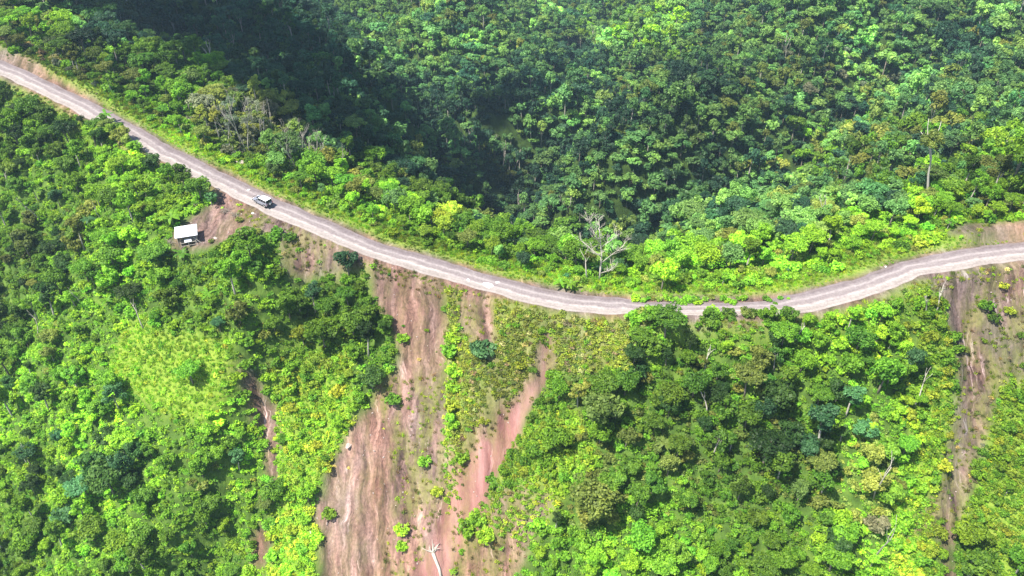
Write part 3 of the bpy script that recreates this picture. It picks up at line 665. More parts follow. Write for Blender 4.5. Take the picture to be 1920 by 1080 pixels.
# beyond the road
X, Y, Z, D, px, py, dep = cand(-190, 200, 100, 300, 4.5, 102, 'f')
bk = anyp(px, py, BANK, 6, 4); bk2 = anyp(px, py-25, BANK, 6, 4)
for i in range(len(X)):
    if D[i] < 7.5 or D[i] > 60: continue
    if bk[i] or (bk2[i] and D[i] < 12): continue
    br = D[i] < 17 and any(a < px[i] < c and b < py[i] < d for a, b, c, d in BRUSHY)
    if br and R_.random() < .8: continue
    if R_.random() > .88: continue
    s = R_.uniform(.55, 1.05)*(0.75 if D[i] < 13 else 1)
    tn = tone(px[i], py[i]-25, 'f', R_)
    ti = NEAR_T[R_.choices(range(6), [3, 3, 3, 2, 1, 1.5])[0]]
    if D[i] < 13 and px[i] > 560 : s *= .8
    add_tree(X[i], Y[i], Z[i], ti, s, tn, px[i], py[i], dep[i], R_.uniform(.9, 1.25))
X, Y, Z, D, px, py, dep = cand(-480, 520, 130, 900, 4.6, 103, 'f')
for i in range(len(X)):
    if D[i] < 58 and -190 < X[i] < 200 and Y[i] < 300: continue
    if D[i] < 12: continue
    if R_.random() > .93: continue
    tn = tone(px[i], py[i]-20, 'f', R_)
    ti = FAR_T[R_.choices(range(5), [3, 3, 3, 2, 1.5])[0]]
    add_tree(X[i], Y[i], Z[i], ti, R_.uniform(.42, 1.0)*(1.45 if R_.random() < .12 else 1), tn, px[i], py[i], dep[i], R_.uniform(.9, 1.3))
# feature trees: px, py of the foot, type, scale, tone, stretch
for fx, fy, k, s, tn, sz in [(378, 376, 0, .95, 'mid', .9), (350, 362, 1, 1.0, 'mid', 1), (398, 386, 5, .55, 'teal', .8), (1112, 985, 0, 1.35, 'olive', 1.15), (1120, 800, 0, 1.25, 'olive', 1),
                             (215, 930, 0, 1.3, 'dark', 1), (1475, 612, 1, .62, 'mid', 1), (832, 446, 1, .85, 'yellow', 1), (1885, 372, 2, 1.2, 'lime', 1.7), (1530, 850, 3, 1.3, 'teal', 1.1),
                             (1440, 606, 1, .55, 'bright', 1), (1215, 602, 4, .6, 'bright', 1), (1330, 602, 4, .5, 'mid', 1), (1240, 545, 1, 1.0, 'lime', 1.1), (1700, 700, 1, .9, 'teal', 1), (655, 520, 1, .95, 'teal', 1)]:
    p = hit(fx, fy); _, _, dp = proj(p.x, p.y, p.z); add_tree(p.x, p.y, p.z, NEAR_T[k], s, tn, fx, fy, float(dp), sz, True)

# shrubs
shrubs = []
def add_shrub(x, y, z, s, tn, px, py, dep, k=None, ind=None):
    shrubs.append(dict(x=x, y=y, z=z, ti=R_.randrange(4) if k is None else k, s=s, sz=R_.uniform(.8, 1.2), rz=R_.uniform(0, 6.28), tn=tn, col=tint(tn, R_, .17, (x, y)), rp=1.4*s*FP/dep, px=px, py=py-8, h=1.5*s, dep=dep, ind=ind))
X, Y, Z, D, px, py, dep = cand(-190, 175, 30, 225, 1.7, 201, 'n')
so_ = anyp(px, py, SOIL, 3, 14); sp_ = anyp(px, py, SPARSE, 3); gr_ = anyp(px, py, GRASS, 4); mg_ = anyp(px, py, MARGIN, 5)
LOWY = {'dark': 'mid', 'teal': 'mid', 'mid': 'bright', 'bright': 'bright', 'lime': 'lime', 'olive': 'olive', 'yellow': 'yellow', 'grey': 'olive', 'brown': 'olive'}
for i in range(len(X)):
    if -D[i] < 4.6: continue
    if so_[i]: p = .012
    elif sp_[i]: p = .17
    elif gr_[i]: p = .05
    elif mg_[i]: p = .75
    else: p = .62
    if R_.random() > p: continue
    if math.hypot(px[i]-355, (py[i]-455)*1.1) < 46: continue
    tn = LOWY[tone(px[i], py[i], 'n', R_)]
    if px[i] < 520 and R_.random() < .5: tn = R_.choice(['lime', 'bright', 'lime'])
    if gr_[i]: tn = 'lime'
    if (so_[i] or sp_[i] or mg_[i]) and R_.random() < .65: tn = R_.choice(['yellow', 'lime', 'lime', 'bright', 'bright'])
    s = R_.uniform(.5, 1.15)*(.6 if so_[i] or sp_[i] else 1)
    room = (py[i]-lline(px[i])-1)/(FP/dep[i]*.8)
    if 1.7*s > room: s = room/1.7
    if s < .2: continue
    add_shrub(X[i], Y[i], Z[i], s, tn, px[i], py[i], dep[i])
X, Y, Z, D, px, py, dep = cand(-190, 200, 100, 260, 2.0, 202, 'f')
bk = anyp(px, py, BANK, 6, 4)
for i in range(len(X)):
    if D[i] < 4.9 or D[i] > 24: continue
    if bk[i] and R_.random() < .93: continue
    if R_.random() > (.8 if D[i] > 6 else .4): continue
    tn = tone(px[i], py[i], 'f', R_); tn = {'fmid': 'mid', 'fdark': 'mid', 'fbright': 'bright'}.get(tn, tn)
    if D[i] < 9 and R_.random() < .6: tn = R_.choice(['lime', 'bright', 'bright', 'olive', 'lime'])
    if px[i] < 190 and D[i] < 13 and R_.random() < .65: tn = R_.choice(['brown', 'dry', 'grey', 'olive'])
    add_shrub(X[i], Y[i], Z[i], R_.uniform(.5, 1.2)*(.55 if D[i] < 6.5 else 1), tn, px[i], py[i], dep[i])
X, Y, Z, D, px, py, dep = cand(-480, 520, 120, 640, 3.5, 203, 'f', 60)
for i in range(len(X)):
    if D[i] < 24: continue
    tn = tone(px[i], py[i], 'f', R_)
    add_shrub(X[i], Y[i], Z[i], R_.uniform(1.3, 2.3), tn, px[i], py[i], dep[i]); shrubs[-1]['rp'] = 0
for fx, fy, s, tn in [(757, 640, 1.1, 'lime'), (905, 665, 1.9, 'teal'), (893, 662, 1.4, 'teal'), (712, 706, 1.5, 'lime'), (850, 640, 1.4, 'lime'), (846, 668, 1.5, 'bright'), (852, 700, 1.5, 'lime'),
                      (850, 735, 1.3, 'lime'), (848, 770, 1.2, 'yellow'), (850, 800, 1.0, 'lime'), (975, 690, 1.1, 'yellow'), (868, 868, 1.2, 'lime'), (795, 870, 1.1, 'bright'), (740, 755, 1.3, 'mid'),
                      (752, 1000, 1.3, 'lime'), (755, 1030, 1.0, 'lime'), (820, 925, 1.0, 'yellow'), (907, 795, .9, 'yellow'), (880, 1000, 1.7, 'lime'), (895, 975, 1.5, 'lime'), (912, 1010, 1.4, 'lime'),
                      (1740, 455, 1.5, 'lime'), (1725, 462, 1.3, 'yellow'), (345, 385, 1.2, 'lime'), (325, 380, 1.3, 'lime'), (366, 400, .9, 'lime'), (620, 970, 1.2, 'mid'),
                      (1845, 580, 1.2, 'bright'), (1860, 600, 1.1, 'mid'), (1890, 590, .9, 'yellow'), (1808, 660, .7, 'olive'), (1875, 545, .8, 'yellow'), 
                      (480, 440, 1.0, 'olive'), (520, 440, 1.0, 'bright'),
                      (545, 450, 1.2, 'mid'), (450, 415, .7, 'olive'), (395, 455, .5, 'olive')]:
    p = hit(fx, fy); _, _, dp = proj(p.x, p.y, p.z); add_shrub(p.x, p.y, p.z, s, tn, fx, fy, float(dp), 0, True)

for fx, fy, k, sc2 in [(196, 243, 1, .62), (208, 252, 4, .8), (220, 262, 1, .68), (232, 270, 4, .8), (243, 279, 1, .6), (256, 287, 4, .6), (225, 250, 4, .55)]:
    p = hit(fx, fy); _, _, dp = proj(p.x, p.y, p.z); add_tree(p.x, p.y, p.z, NEAR_T[k], sc2, R_.choice(['mid', 'bright', 'olive']), fx, fy, float(dp), .95, True)
for q in range(70):
    fx = R_.uniform(1185, 1480); far_ = R_.random() < .5
    fy = R_.uniform(560, 570) if far_ else R_.uniform(588, 606)
    p = hit(fx, fy); _, _, dp = proj(p.x, p.y, p.z); add_shrub(p.x, p.y, p.z, R_.uniform(.3, .75) if far_ else R_.uniform(.5, 1.25), R_.choice(['lime', 'bright', 'bright', 'mid', 'olive']), fx, fy, float(dp))

# ------------------------------------------------------------------ labels
ORD = ['first', 'second', 'third', 'fourth', 'fifth', 'sixth', 'seventh', 'eighth', 'ninth', 'tenth', 'eleventh', 'twelfth']
LM = [('by the shed', 350, 430, 90), ('beside the car', 500, 370, 90), ('beside the big landslide', 680, 800, 200), ('on the landslide scar', 770, 760, 120), ('beside the red chute', 930, 850, 130),
      ('by the right hand gully', 1810, 760, 130), ('around the bright grass patch', 330, 690, 170)]
def place(px, py, D):
    if D > 0:
        b = 'behind the road' if D < 16 else 'beyond the ridge'
        k = int(np.clip((px+40)//200, 0, 9))
        w_ = ['at far left', 'left of the bare trees', 'near the bare trees', 'above the car bend', 'above the landslide head', 'left of the leafless tree', 'right of the leafless tree', 'above the road dip', 'above the right bend', 'at far right'][k]
        return b+' '+w_
    best = None
    for n, x, y, r in LM:
        q = math.hypot(px-x, py-y)/r
        if q < 1 and (best is None or q < best[0]): best = (q, n)
    if best: return best[1]
    v = 'high' if py < 660 else ('midway' if py < 860 else 'low')
    if px < 250: h = 'on the left slope'
    elif px < 480: h = 'below the shed slope'
    elif px < 700: h = 'on the spur left of landslide'
    elif px < 1000: h = 'between the landslide chutes'
    elif px < 1250: h = 'just right of the chute'
    elif px < 1480: h = 'on the wooded middle slope'
    elif px < 1720: h = 'on the wooded right slope'
    else: h = 'at the right margin'
    return v+' '+h
def assign_labels(lst, noun, shapes):
    g = {}
    for t in lst:
        sz = 'small' if t['rp'] < t['cut'][0] else ('large' if t['rp'] > t['cut'][1] else 'medium')
        t['lab'] = f"{sz} {TONEW[t['tn']]} {shapes[t['shape']]} {noun} {place(t['px'], t['py'], t['D'])}"
        g.setdefault(t['lab'], []).append(t)
    for lab, m in g.items():
        m.sort(key=lambda t: t['px'])
        if 1 < len(m) <= 12:
            for k, t in enumerate(m): t['lab'] = lab+f", {ORD[k]} from left"
def prep(lst, nmax):
    x = np.array([t['x'] for t in lst]); y = np.array([t['y'] for t in lst]); z = np.array([t['z']+t['h']*.75 for t in lst])
    v = visible(x, y, z); px = np.array([t['px'] for t in lst]); py = np.array([t['py'] for t in lst])
    inf = (px > 0) & (px < 1920) & (py > 5) & (py < 1075); D = samp(GD, x, y)
    sc = np.array([(t['rp']+(999 if t['ind'] else 0)) for t in lst])*np.where(v & inf, 1, 0)
    for t, d in zip(lst, D): t['D'] = float(d)
    o = np.argsort(-sc); sel = [lst[i] for i in o[:nmax] if sc[i] > 0]; ids = set(id(t) for t in sel)
    rest = [t for t, vv in zip(lst, v) if id(t) not in ids]
    q = np.quantile([t['rp'] for t in sel], [.3, .7])
    for t in sel: t['cut'] = q
    return sel, rest
tsel, trest = prep(trees, 298)
ssel, srest = prep(shrubs, 298)
SH = {}
for k, t in zip(NEAR_T+FAR_T, ['broad', 'rounded', 'flat-topped', 'narrow', 'bushy', 'open-crowned', 'broad', 'rounded', 'flat-topped', 'narrow', 'open-crowned']): SH[k] = t
for t in tsel: t['shape'] = t['ti']
for t in ssel: t['shape'] = t['ti']
assign_labels(tsel, 'tree', SH); assign_labels(ssel, 'shrub', {0: 'leafy', 1: 'upright', 2: 'spreading', 3: 'open'})
SRC = {}
for t in tsel:
    e = empty('broadleaf_tree', (t['x'], t['y'], t['z']-.1), (R_.gauss(0, .04), R_.gauss(0, .04), t['rz']), (t['s'], t['s'], t['s']*t['sz']))
    tag(e, t['lab'], 'tree', 'broadleaf trees growing on the ridge slopes')
    c = put('crown', TREES[t['ti']][0], e); c['tint'] = t['col']; k = put('trunk', TREES[t['ti']][1], e)
    SRC.setdefault(t['ti'], (c, k))
for t in ssel:
    e = empty('shrub', (t['x'], t['y'], t['z']-.05), (R_.gauss(0, .06), R_.gauss(0, .06), t['rz']), (t['s'], t['s'], t['s']*t['sz']))
    tag(e, t['lab'], 'shrub', 'shrubs growing on the slopes and verges')
    c = put('foliage', SHRUB[t['ti']][0], e); c['tint'] = t['col']; k = put('stem', SHRUB[t['ti']][1], e)
    SRC.setdefault(('s', t['ti']), (c, k))

# ------------------------------------------------------------------ instanced masses
def scatter(name, P, S, RZ, TI, K, templates, label, cat, tilt=None):
    n = len(P)
    me = bpy.data.meshes.new(name); me.vertices.add(n); me.vertices.foreach_set('co', np.asarray(P, np.float32).ravel())
    for nm, ty, arr in (('sc', 'FLOAT_VECTOR', S), ('rt', 'FLOAT_VECTOR', RZ), ('tint', 'FLOAT_VECTOR', TI)):
        a = me.attributes.new(nm, ty, 'POINT'); a.data.foreach_set('vector', np.asarray(arr, np.float32).ravel())
    a = me.attributes.new('ki', 'INT', 'POINT'); a.data.foreach_set('value', np.asarray(K, np.int32))
    o = put(name, me); tag(o, label, cat, kind='stuff')
    ng = bpy.data.node_groups.new(name, 'GeometryNodeTree')
    ng.interface.new_socket('Geometry', in_out='INPUT', socket_type='NodeSocketGeometry'); ng.interface.new_socket('Geometry', in_out='OUTPUT', socket_type='NodeSocketGeometry')
    N = ng.nodes; L = ng.links; gi = N.new('NodeGroupInput'); go = N.new('NodeGroupOutput')
    cur = []
    def na(nm, ty):
        q = N.new('GeometryNodeInputNamedAttribute'); q.data_type = ty; q.inputs['Name'].default_value = nm; return q.outputs['Attribute']
    ki = na('ki', 'INT'); outs = N.new('GeometryNodeJoinGeometry')
    for k, objs in enumerate(templates):
        jn = N.new('GeometryNodeJoinGeometry')
        for ob in objs:
            oi = N.new('GeometryNodeObjectInfo'); oi.transform_space = 'ORIGINAL'; oi.inputs['Object'].default_value = ob; L.new(oi.outputs['Geometry'], jn.inputs[0])
        cm = N.new('FunctionNodeCompare'); cm.data_type = 'INT'; cm.operation = 'EQUAL'; L.new(ki, cm.inputs[2]); cm.inputs[3].default_value = k
        ip = N.new('GeometryNodeInstanceOnPoints'); L.new(gi.outputs[0], ip.inputs['Points']); L.new(cm.outputs[0], ip.inputs['Selection']); L.new(jn.outputs[0], ip.inputs['Instance'])
        er = N.new('FunctionNodeEulerToRotation'); L.new(na('rt', 'FLOAT_VECTOR'), er.inputs[0]); L.new(er.outputs[0], ip.inputs['Rotation'])
        L.new(na('sc', 'FLOAT_VECTOR'), ip.inputs['Scale']); L.new(ip.outputs[0], outs.inputs[0])
    L.new(outs.outputs[0], go.inputs[0])
    md = o.modifiers.new('scatter', 'NODES'); md.node_group = ng
    return o
def arrs(lst):
    return ([(t['x'], t['y'], t['z']-.1) for t in lst], [(t['s'], t['s'], t['s']*t['sz']) for t in lst], [(R_.gauss(0, .05), R_.gauss(0, .05), t['rz']) for t in lst], [t['col'] for t in lst])
def ensure(key, pair, nm):
    if key in SRC: return SRC[key]
    return None
# any tree type that has no individual yet gets one from the rest list
for ti in NEAR_T+FAR_T:
    if ti not in SRC:
        c = [t for t in trest if t['ti'] == ti and 100 < t['px'] < 1800 and 20 < t['py'] < 1000]
        t = max(c, key=lambda q: q['rp']); trest.remove(t)
        e = empty('broadleaf_tree', (t['x'], t['y'], t['z']-.1), (0, 0, t['rz']), (t['s'], t['s'], t['s']*t['sz']))
        tag(e, f"distant {TONEW[t['tn']]} {SH[ti]} tree {place(t['px'], t['py'], t['D'])}", 'tree', 'broadleaf trees growing on the ridge slopes')
        cc = put('crown', TREES[ti][0], e); cc['tint'] = t['col']; kk = put('trunk', TREES[ti][1], e); SRC[ti] = (cc, kk)
order = NEAR_T+FAR_T
P, S, Rr, Ti = arrs(trest)
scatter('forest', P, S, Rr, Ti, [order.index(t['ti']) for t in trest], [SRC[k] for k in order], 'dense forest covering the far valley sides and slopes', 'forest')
P, S, Rr, Ti = arrs(srest)
scatter('undergrowth', P, S, Rr, Ti, [t['ti'] for t in srest], [SRC[('s', k)] for k in range(4)], 'thick green undergrowth between the trees on the slopes', 'undergrowth')

# leafy ground cover and grass
def cover(name, X, Y, keep, tns, sc, meshes, label, cat, src):
    P = []; S = []; Rr = []; Ti = []; K = []
    for i in np.nonzero(keep)[0]:
        s = sc(i); P.append((X[i], Y[i], float(Zc[i])-.03)); S.append((s, s, s*R_.uniform(.7, 1.3))); Rr.append((R_.gauss(0, .15)-.0, R_.gauss(0, .15), R_.uniform(0, 6.28))); Ti.append(tint(tns(i), R_, .18, (X[i], Y[i]))); K.append(R_.randrange(len(meshes)))
    scatter(name, P, S, Rr, Ti, K, [[s] for s in src], label, cat)
src_h = []
for me, (fx, fy) in zip(HERB, [(560, 470), (600, 495), (700, 500)]):
    p = hit(fx, fy); o = put('leafy_plant', me, None, p); o['tint'] = PAL['bright']; src_h.append(o)
    tag(o, {560: 'low leafy plant on brown soil, leftmost of three below the road', 600: 'low leafy plant on brown soil, middle of three below the road', 700: 'low leafy plant at the top edge of the landslide'}[fx], 'plant')
src_g = []
for me, (fx, fy) in zip(GRS, [(620, 404), (1120, 545)]):
    p = hit(fx, fy); o = put('grass_tuft', me, None, p); o['tint'] = PAL['yellow']; src_g.append(o)
    tag(o, {620: 'yellow green grass tuft at the road edge right of the car', 1120: 'yellow green grass tuft behind the middle of the road'}[fx], 'grass tuft')
Xc, Yc, Zc, Dc, pxc, pyc, dc = cand(-190, 175, 30, 225, .95, 301, 'n', 60)
dnC = anyp(pxc, pyc, DENSEP, 8, 12); soC = anyp(pxc, pyc, SOIL, 3, 14) & ~dnC; spC = anyp(pxc, pyc, SPARSE, 3); grC = anyp(pxc, pyc, GRASS, 4); mgC = anyp(pxc, pyc, MARGIN, 5)
ptc = fbm(Xc/3, Yc/6, 55, 3)
rr = np.random.default_rng(9).random(len(Xc))
pr = np.where(soC, .006+.16*(ptc > .42), np.where(dnC, .97, np.where(spC, .12+.62*(ptc > .12), np.where(grC, .30, np.where(mgC, .95, .85)))))
pr = np.where((-Dc < 5.2), np.where(-Dc < 3.9, 0, .30), pr)
pr = np.where(np.hypot(pxc-355, (pyc-452)*1.3) < 36, 0.03, pr)
def tnc(i):
    if dnC[i]: return R_.choice(['yolive', 'olive', 'dry', 'yolive', 'brown', 'yolive', 'bright'])
    if soC[i] or spC[i]: return R_.choice(['yellow', 'olive', 'lime', 'dry', 'brown'])
    if grC[i]: return R_.choice(['lime', 'lime', 'bright', 'lime', 'yellow'])
    if mgC[i]: return R_.choice(['yellow', 'lime', 'lime', 'bright'])
    if pxc[i] < 520 and R_.random() < .6: return R_.choice(['lime', 'bright', 'lime'])
    return LOWY[tone(pxc[i], pyc[i], 'n', R_)]
cover('ground_cover', Xc, Yc, rr < pr, tnc, lambda i: R_.uniform(.5, 1.15)*(.85 if dnC[i] else .62 if (soC[i] or spC[i] or -Dc[i] < 5) else 1), HERB, 'low leafy ground cover spreading over the slope below the road', 'ground cover', src_h)
Xc, Yc, Zc, Dc, pxc, pyc, dc = cand(-190, 175, 30, 225, .62, 305, 'n', 60)
dnC = anyp(pxc, pyc, DENSEP, 8, 12); grC = anyp(pxc, pyc, GRASS, 4); mgC = anyp(pxc, pyc, MARGIN, 5); rr = np.random.default_rng(19).random(len(Xc)); ptc = fbm(Xc/5, Yc/5, 155, 3)
pr = np.where(-Dc < 4.4, 0, np.where(dnC, .85+.25*ptc, np.where(mgC, .6, np.where(grC, .12, 0))))
cover('creeping_plants', Xc, Yc, rr < pr, lambda i: R_.choice(['yolive', 'yolive', 'olive', 'yolive', 'yellow']) if dnC[i] else R_.choice(['lime', 'lime', 'bright', 'yellow']), lambda i: R_.uniform(.5, .95), HERB, 'mat of yellow green creepers on the slope under the road', 'creepers', src_h)
Xc, Yc, Zc, Dc, pxc, pyc, dc = cand(-190, 200, 90, 240, .6, 302, 'f', 60)
rr = np.random.default_rng(10).random(len(Xc)); nzv = fbm(Xc/4, Yc/4, 66, 2)
bkc = anyp(pxc, pyc, BANK, 6, 4)
pr = np.where((Dc > 3.7+nzv*.8) & (Dc < 13), .85, 0)*np.where(bkc, .12, 1)
cover('verge_grass', Xc, Yc, rr < pr, lambda i: R_.choice(['lime', 'yellow', 'olive', 'bright']), lambda i: R_.uniform(.5, 1.0)*(.7 if Dc[i] < 5.2 else 1.1), GRS, 'yellow green grass along the verge behind the road', 'grass', src_g)
Xc, Yc, Zc, Dc, pxc, pyc, dc = cand(-190, 175, 60, 225, .7, 303, 'n', 60)
rr = np.random.default_rng(11).random(len(Xc)); spC = anyp(pxc, pyc, SPARSE, 3); grC = anyp(pxc, pyc, GRASS, 4); nzv = fbm(Xc/5, Yc/5, 67, 2)
bw = (pxc > 300) & (pxc < 700) & (pyc < 520)
pr = np.where((-Dc > 3.9+nzv) & (-Dc < 6.0) & ~bw, .6, 0); pr = np.where(spC & (-Dc > 4), .30, pr); pr = np.where(grC, 1.0, pr)
cover('slope_grass', Xc, Yc, rr < pr, lambda i: 'turf' if grC[i] else R_.choice(['yellow', 'olive', 'brown', 'yellow']), lambda i: R_.uniform(.5, 1.1), GRS, 'dry and green grass growing on the slope under the road', 'grass', src_g)

# rubble on the bare soil
Xc, Yc, Zc, Dc, pxc, pyc, dc = cand(-100, 140, 40, 200, .9, 304, 'n', 60)
soC = anyp(pxc, pyc, SOIL, 3, 10)
k = np.nonzero(soC & (np.random.default_rng(12).random(len(Xc)) < .07) & (-Dc > 3.6))[0]
rocks = []
for fx, fy, s, me, lab in [(915, 536, .95, WROCK, 'flat white rock slab lying on the near edge of the road'), (933, 531, .4, WROCK, 'small white stone on the road right of the flat slab'), (878, 525, .4, WROCK, 'small white stone on the road left of the flat slab'),
                       (466, 357, .35, WROCK, 'small pale stone on the road in front of the car'), (474, 400, .3, WROCK, 'pale stone on the dirt verge below the car'), (404, 447, .4, ROCKS[0], 'pale boulder on the yard right of the shed'),
                       (1660, 502, .22, WROCK, 'tiny pale stone on the right part of the road'), (700, 720, .7, ROCKS[1], 'grey boulder in the upper left of the landslide'), (655, 835, .8, ROCKS[0], 'pale boulder on the left edge of the landslide'),
                       (450, 305, 1.0, ROCKS[0], 'pale rock among bushes behind the road near the bare trees')]:
    p = hit(fx, fy); o = put('boulder', me, None, (p.x, p.y, p.z+.08*s), (0, 0, R_.uniform(0, 3) if s < .9 else -.5), (s*1.3, s*.8, s*.55)); tag(o, lab, 'boulder', 'boulders lying about'); rocks.append(o)
scatter('rubble', [(Xc[i], Yc[i], Zc[i]) for i in k], [(lambda q: (q, q, q*.8))(R_.uniform(.06, .2)*(2.2 if R_.random() < .04 else 1)) for i in k], [(R_.uniform(0, 3), R_.uniform(0, 3), R_.uniform(0, 6)) for i in k],
        [(1, 1, 1) for i in k], [R_.randrange(2) for i in k], [[rocks[5]], [rocks[7]]], 'loose stones scattered over the bare landslide soil', 'rubble')

# ------------------------------------------------------------------ bare trees
def bare_mesh(seed, h, rad, m, spread=.5, depth=3, nb=4, clear=.35):
    r = random.Random(seed); mb = MB()
    def br(p, d, L, rd, dep):
        pts = [p]; q = p; n = 4
        for i in range(n):
            d = (d+Vector((r.gauss(0, .12), r.gauss(0, .12), .05))).normalized(); q = q+d*L/n; pts.append(q)
        mb.tube(pts, [rd*(1-.18*i) for i in range(n+1)], 5 if dep else 7)
        if dep >= depth: return
        for k in range(nb):
            t = clear+(1-clear)*(k+r.random())/nb if dep == 0 else r.uniform(.3, 1)
            i = min(n-1, int(t*n)); s = pts[i].lerp(pts[i+1], t*n-i if t*n-i < 1 else 1)
            a = r.uniform(0, 6.28); o = Vector((math.cos(a), math.sin(a), 0)); nd = (d*(1-spread)+o*spread+Vector((0, 0, .25))).normalized()
            br(s, nd, L*r.uniform(.35, .6)*(1-.3*t), rd*.45, dep+1)
    br(Vector((0, 0, -.5)), Vector((r.gauss(0, .06), r.gauss(0, .06), 1)).normalized(), h, rad, 0)
    return mb.mesh('branches', m, smooth=True)
def split_bare(name, lab, group, px, py, h, rad, m, seed, crown=None, tn='olive', **kw):
    p = hit(px, py); e = empty(name, (p.x, p.y, p.z), (0, 0, R_.uniform(0, 6))); tag(e, lab, 'tree', group)
    o = put('branches', bare_mesh(seed, h, rad, m, **kw), e)
    if crown:
        R, nl, N, lf = crown
        cm, _, _ = crown_mesh('crown', seed+500, R, h*(1.0 if R > 2.5 else .88), R*(.85 if R > 2.5 else .5), nl, N, lf, lobe=(.2, .34)); c = put('crown', cm, e); c['tint'] = tint(tn, R_)
    return e
# the stand of slender pale trunks behind the road
seq = [(428, 262, 10), (440, 270, 11), (452, 275, 12.5), (462, 286, 12), (468, 287, 11.5), (476, 268, 11), (484, 262, 10.5), (492, 280, 11), (503, 272, 10), (505, 288, 11.5), (516, 275, 9.5), (434, 284, 9)]
for k, (a, b, h) in enumerate(seq):
    cr = (1.5, 5, 150, .26) if k % 2 == 0 or k > 8 else (1.0, 3, 60, .24)
    split_bare('slender_tree', f"tall slender pale trunk with thin crown behind the road, {ORD[k]} of twelve from the left" if k < 12 else '', 'slender pale trees behind the road', a, b, h, .13, M_PALE, 900+k, cr, 'olive', spread=.28, depth=2, nb=4, clear=.4)
seq = [(540, 302, 9.5), (552, 310, 10), (556, 322, 8.5), (566, 300, 8), (574, 318, 8), (584, 326, 9.5), (597, 314, 9), (608, 324, 9), (624, 322, 9), (642, 336, 8)]
for k, (a, b, h) in enumerate(seq):
    split_bare('leafless_tree', f"greyish leafless tree with fine twigs in thicket behind the car bend, {ORD[k]} from left", 'leafless trees in the grey thicket', a, b, h, .11, M_PALE, 940+k, None, spread=.45, depth=3, nb=5, clear=.2)
split_bare('leafless_tree', 'large pale leafless tree with wide forked branches behind the middle of the road', None, 1124, 526, 12.5, .24, M_WHITE, 983, None, spread=.66, depth=3, nb=8, clear=.14)
split_bare('pale_trunk_tree', 'short pale trunk beside the large leafless tree behind the road', None, 1102, 522, 7, .2, M_WHITE, 978, (1.8, 5, 200, .3), 'olive', spread=.4, depth=1)
split_bare('emergent_tree', 'very tall tree with white trunk and ragged crown rising above the right forest', None, 1738, 385, 17, .36, M_WHITE, 979, (3.0, 18, 900, .32), 'olive', spread=.25, depth=1, nb=4, clear=.65).rotation_euler = (0, -.22, 0)
split_bare('pale_trunk_tree', 'thin pale trunk with crown in the shaded forest at far right above the bend', None, 1865, 352, 9, .2, M_WHITE, 980, (2.2, 6, 260, .32), 'lime', spread=.4, depth=1)
for k, (a, b, h, lab) in enumerate([(872, 298, 12, 'leftmost of the white trunks standing in the valley'), (880, 275, 9, 'second white trunk from the left standing in the valley'), (917, 300, 10, 'third white trunk from the left standing in the valley'), (942, 320, 11, 'fourth white trunk standing in the shaded valley forest'),
                              (965, 318, 9, 'rightmost of the white trunks standing in the valley'), (1066, 405, 11, 'pale trunk among forest above the large leafless tree'), (1090, 104, 13, 'white leafless trunk on the far spur, left one of a pair'), (1109, 94, 13, 'white leafless trunk on the far spur, right one of a pair'),
                              (905, 412, 11, 'pale trunk in the dark woods above the road middle, left one'), (978, 410, 12, 'pale trunk in the dark woods above the road middle, right one'), (1470, 118, 11, 'pale leafless trunk standing on the upper right hillside'), (1530, 440, 9, 'pale twisted trunk rising from bushes behind the right road'),
                              (395, 136, 8, 'small white dead tree at the edge of the dark shaded slope')]):
    split_bare('dead_tree', lab, None, a, b, h, .24, M_WHITE, 1000+k, None, spread=.35, depth=2, nb=4, clear=.35)
for k, (a, b, h, lab) in enumerate([(270, 617, 6.5, 'white dead trunk leaning above the bright grass patch'), (152, 570, 5, 'thin white dead trunk on the upper left slope'), (72, 634, 7, 'white dead trunk in the dark thicket near the left edge'), (82, 418, 7, 'thin grey dead trunk below the road at left'),
                              (192, 412, 6, 'pale dead trunk under a brownish tree on the left slope'), (20, 355, 5, 'pale dead stem at the left edge below the road'), (1325, 776, 6, 'short white trunk in the wooded slope right of the chutes'), (1638, 935, 12, 'thin grey leafless tree on the lower right slope'),
                              (1636, 1052, 15, 'tall white leaning trunk low on the right slope'), (1715, 760, 8, 'thin grey dead trunk beside the right hand gully'), (1490, 640, 4, 'short dead stem just below the road dip'), (52, 870, 6, 'curved pale dead branch on the lower left slope'),
                              (1755, 585, 5, 'grey leafless bush on the slope under the right bend'), (1735, 590, 5, 'grey bare stems beside the dark tree under the right bend'), (1320, 700, 5, 'dark dead stub in the brown patch of the middle slope')]):
    split_bare('dead_tree', lab, None, a, b, h, .17, M_WHITE, 1100+k, None, spread=.3, depth=1 if k not in (12, 13) else 2, nb=3 if k not in (12, 13) else 5, clear=.55)

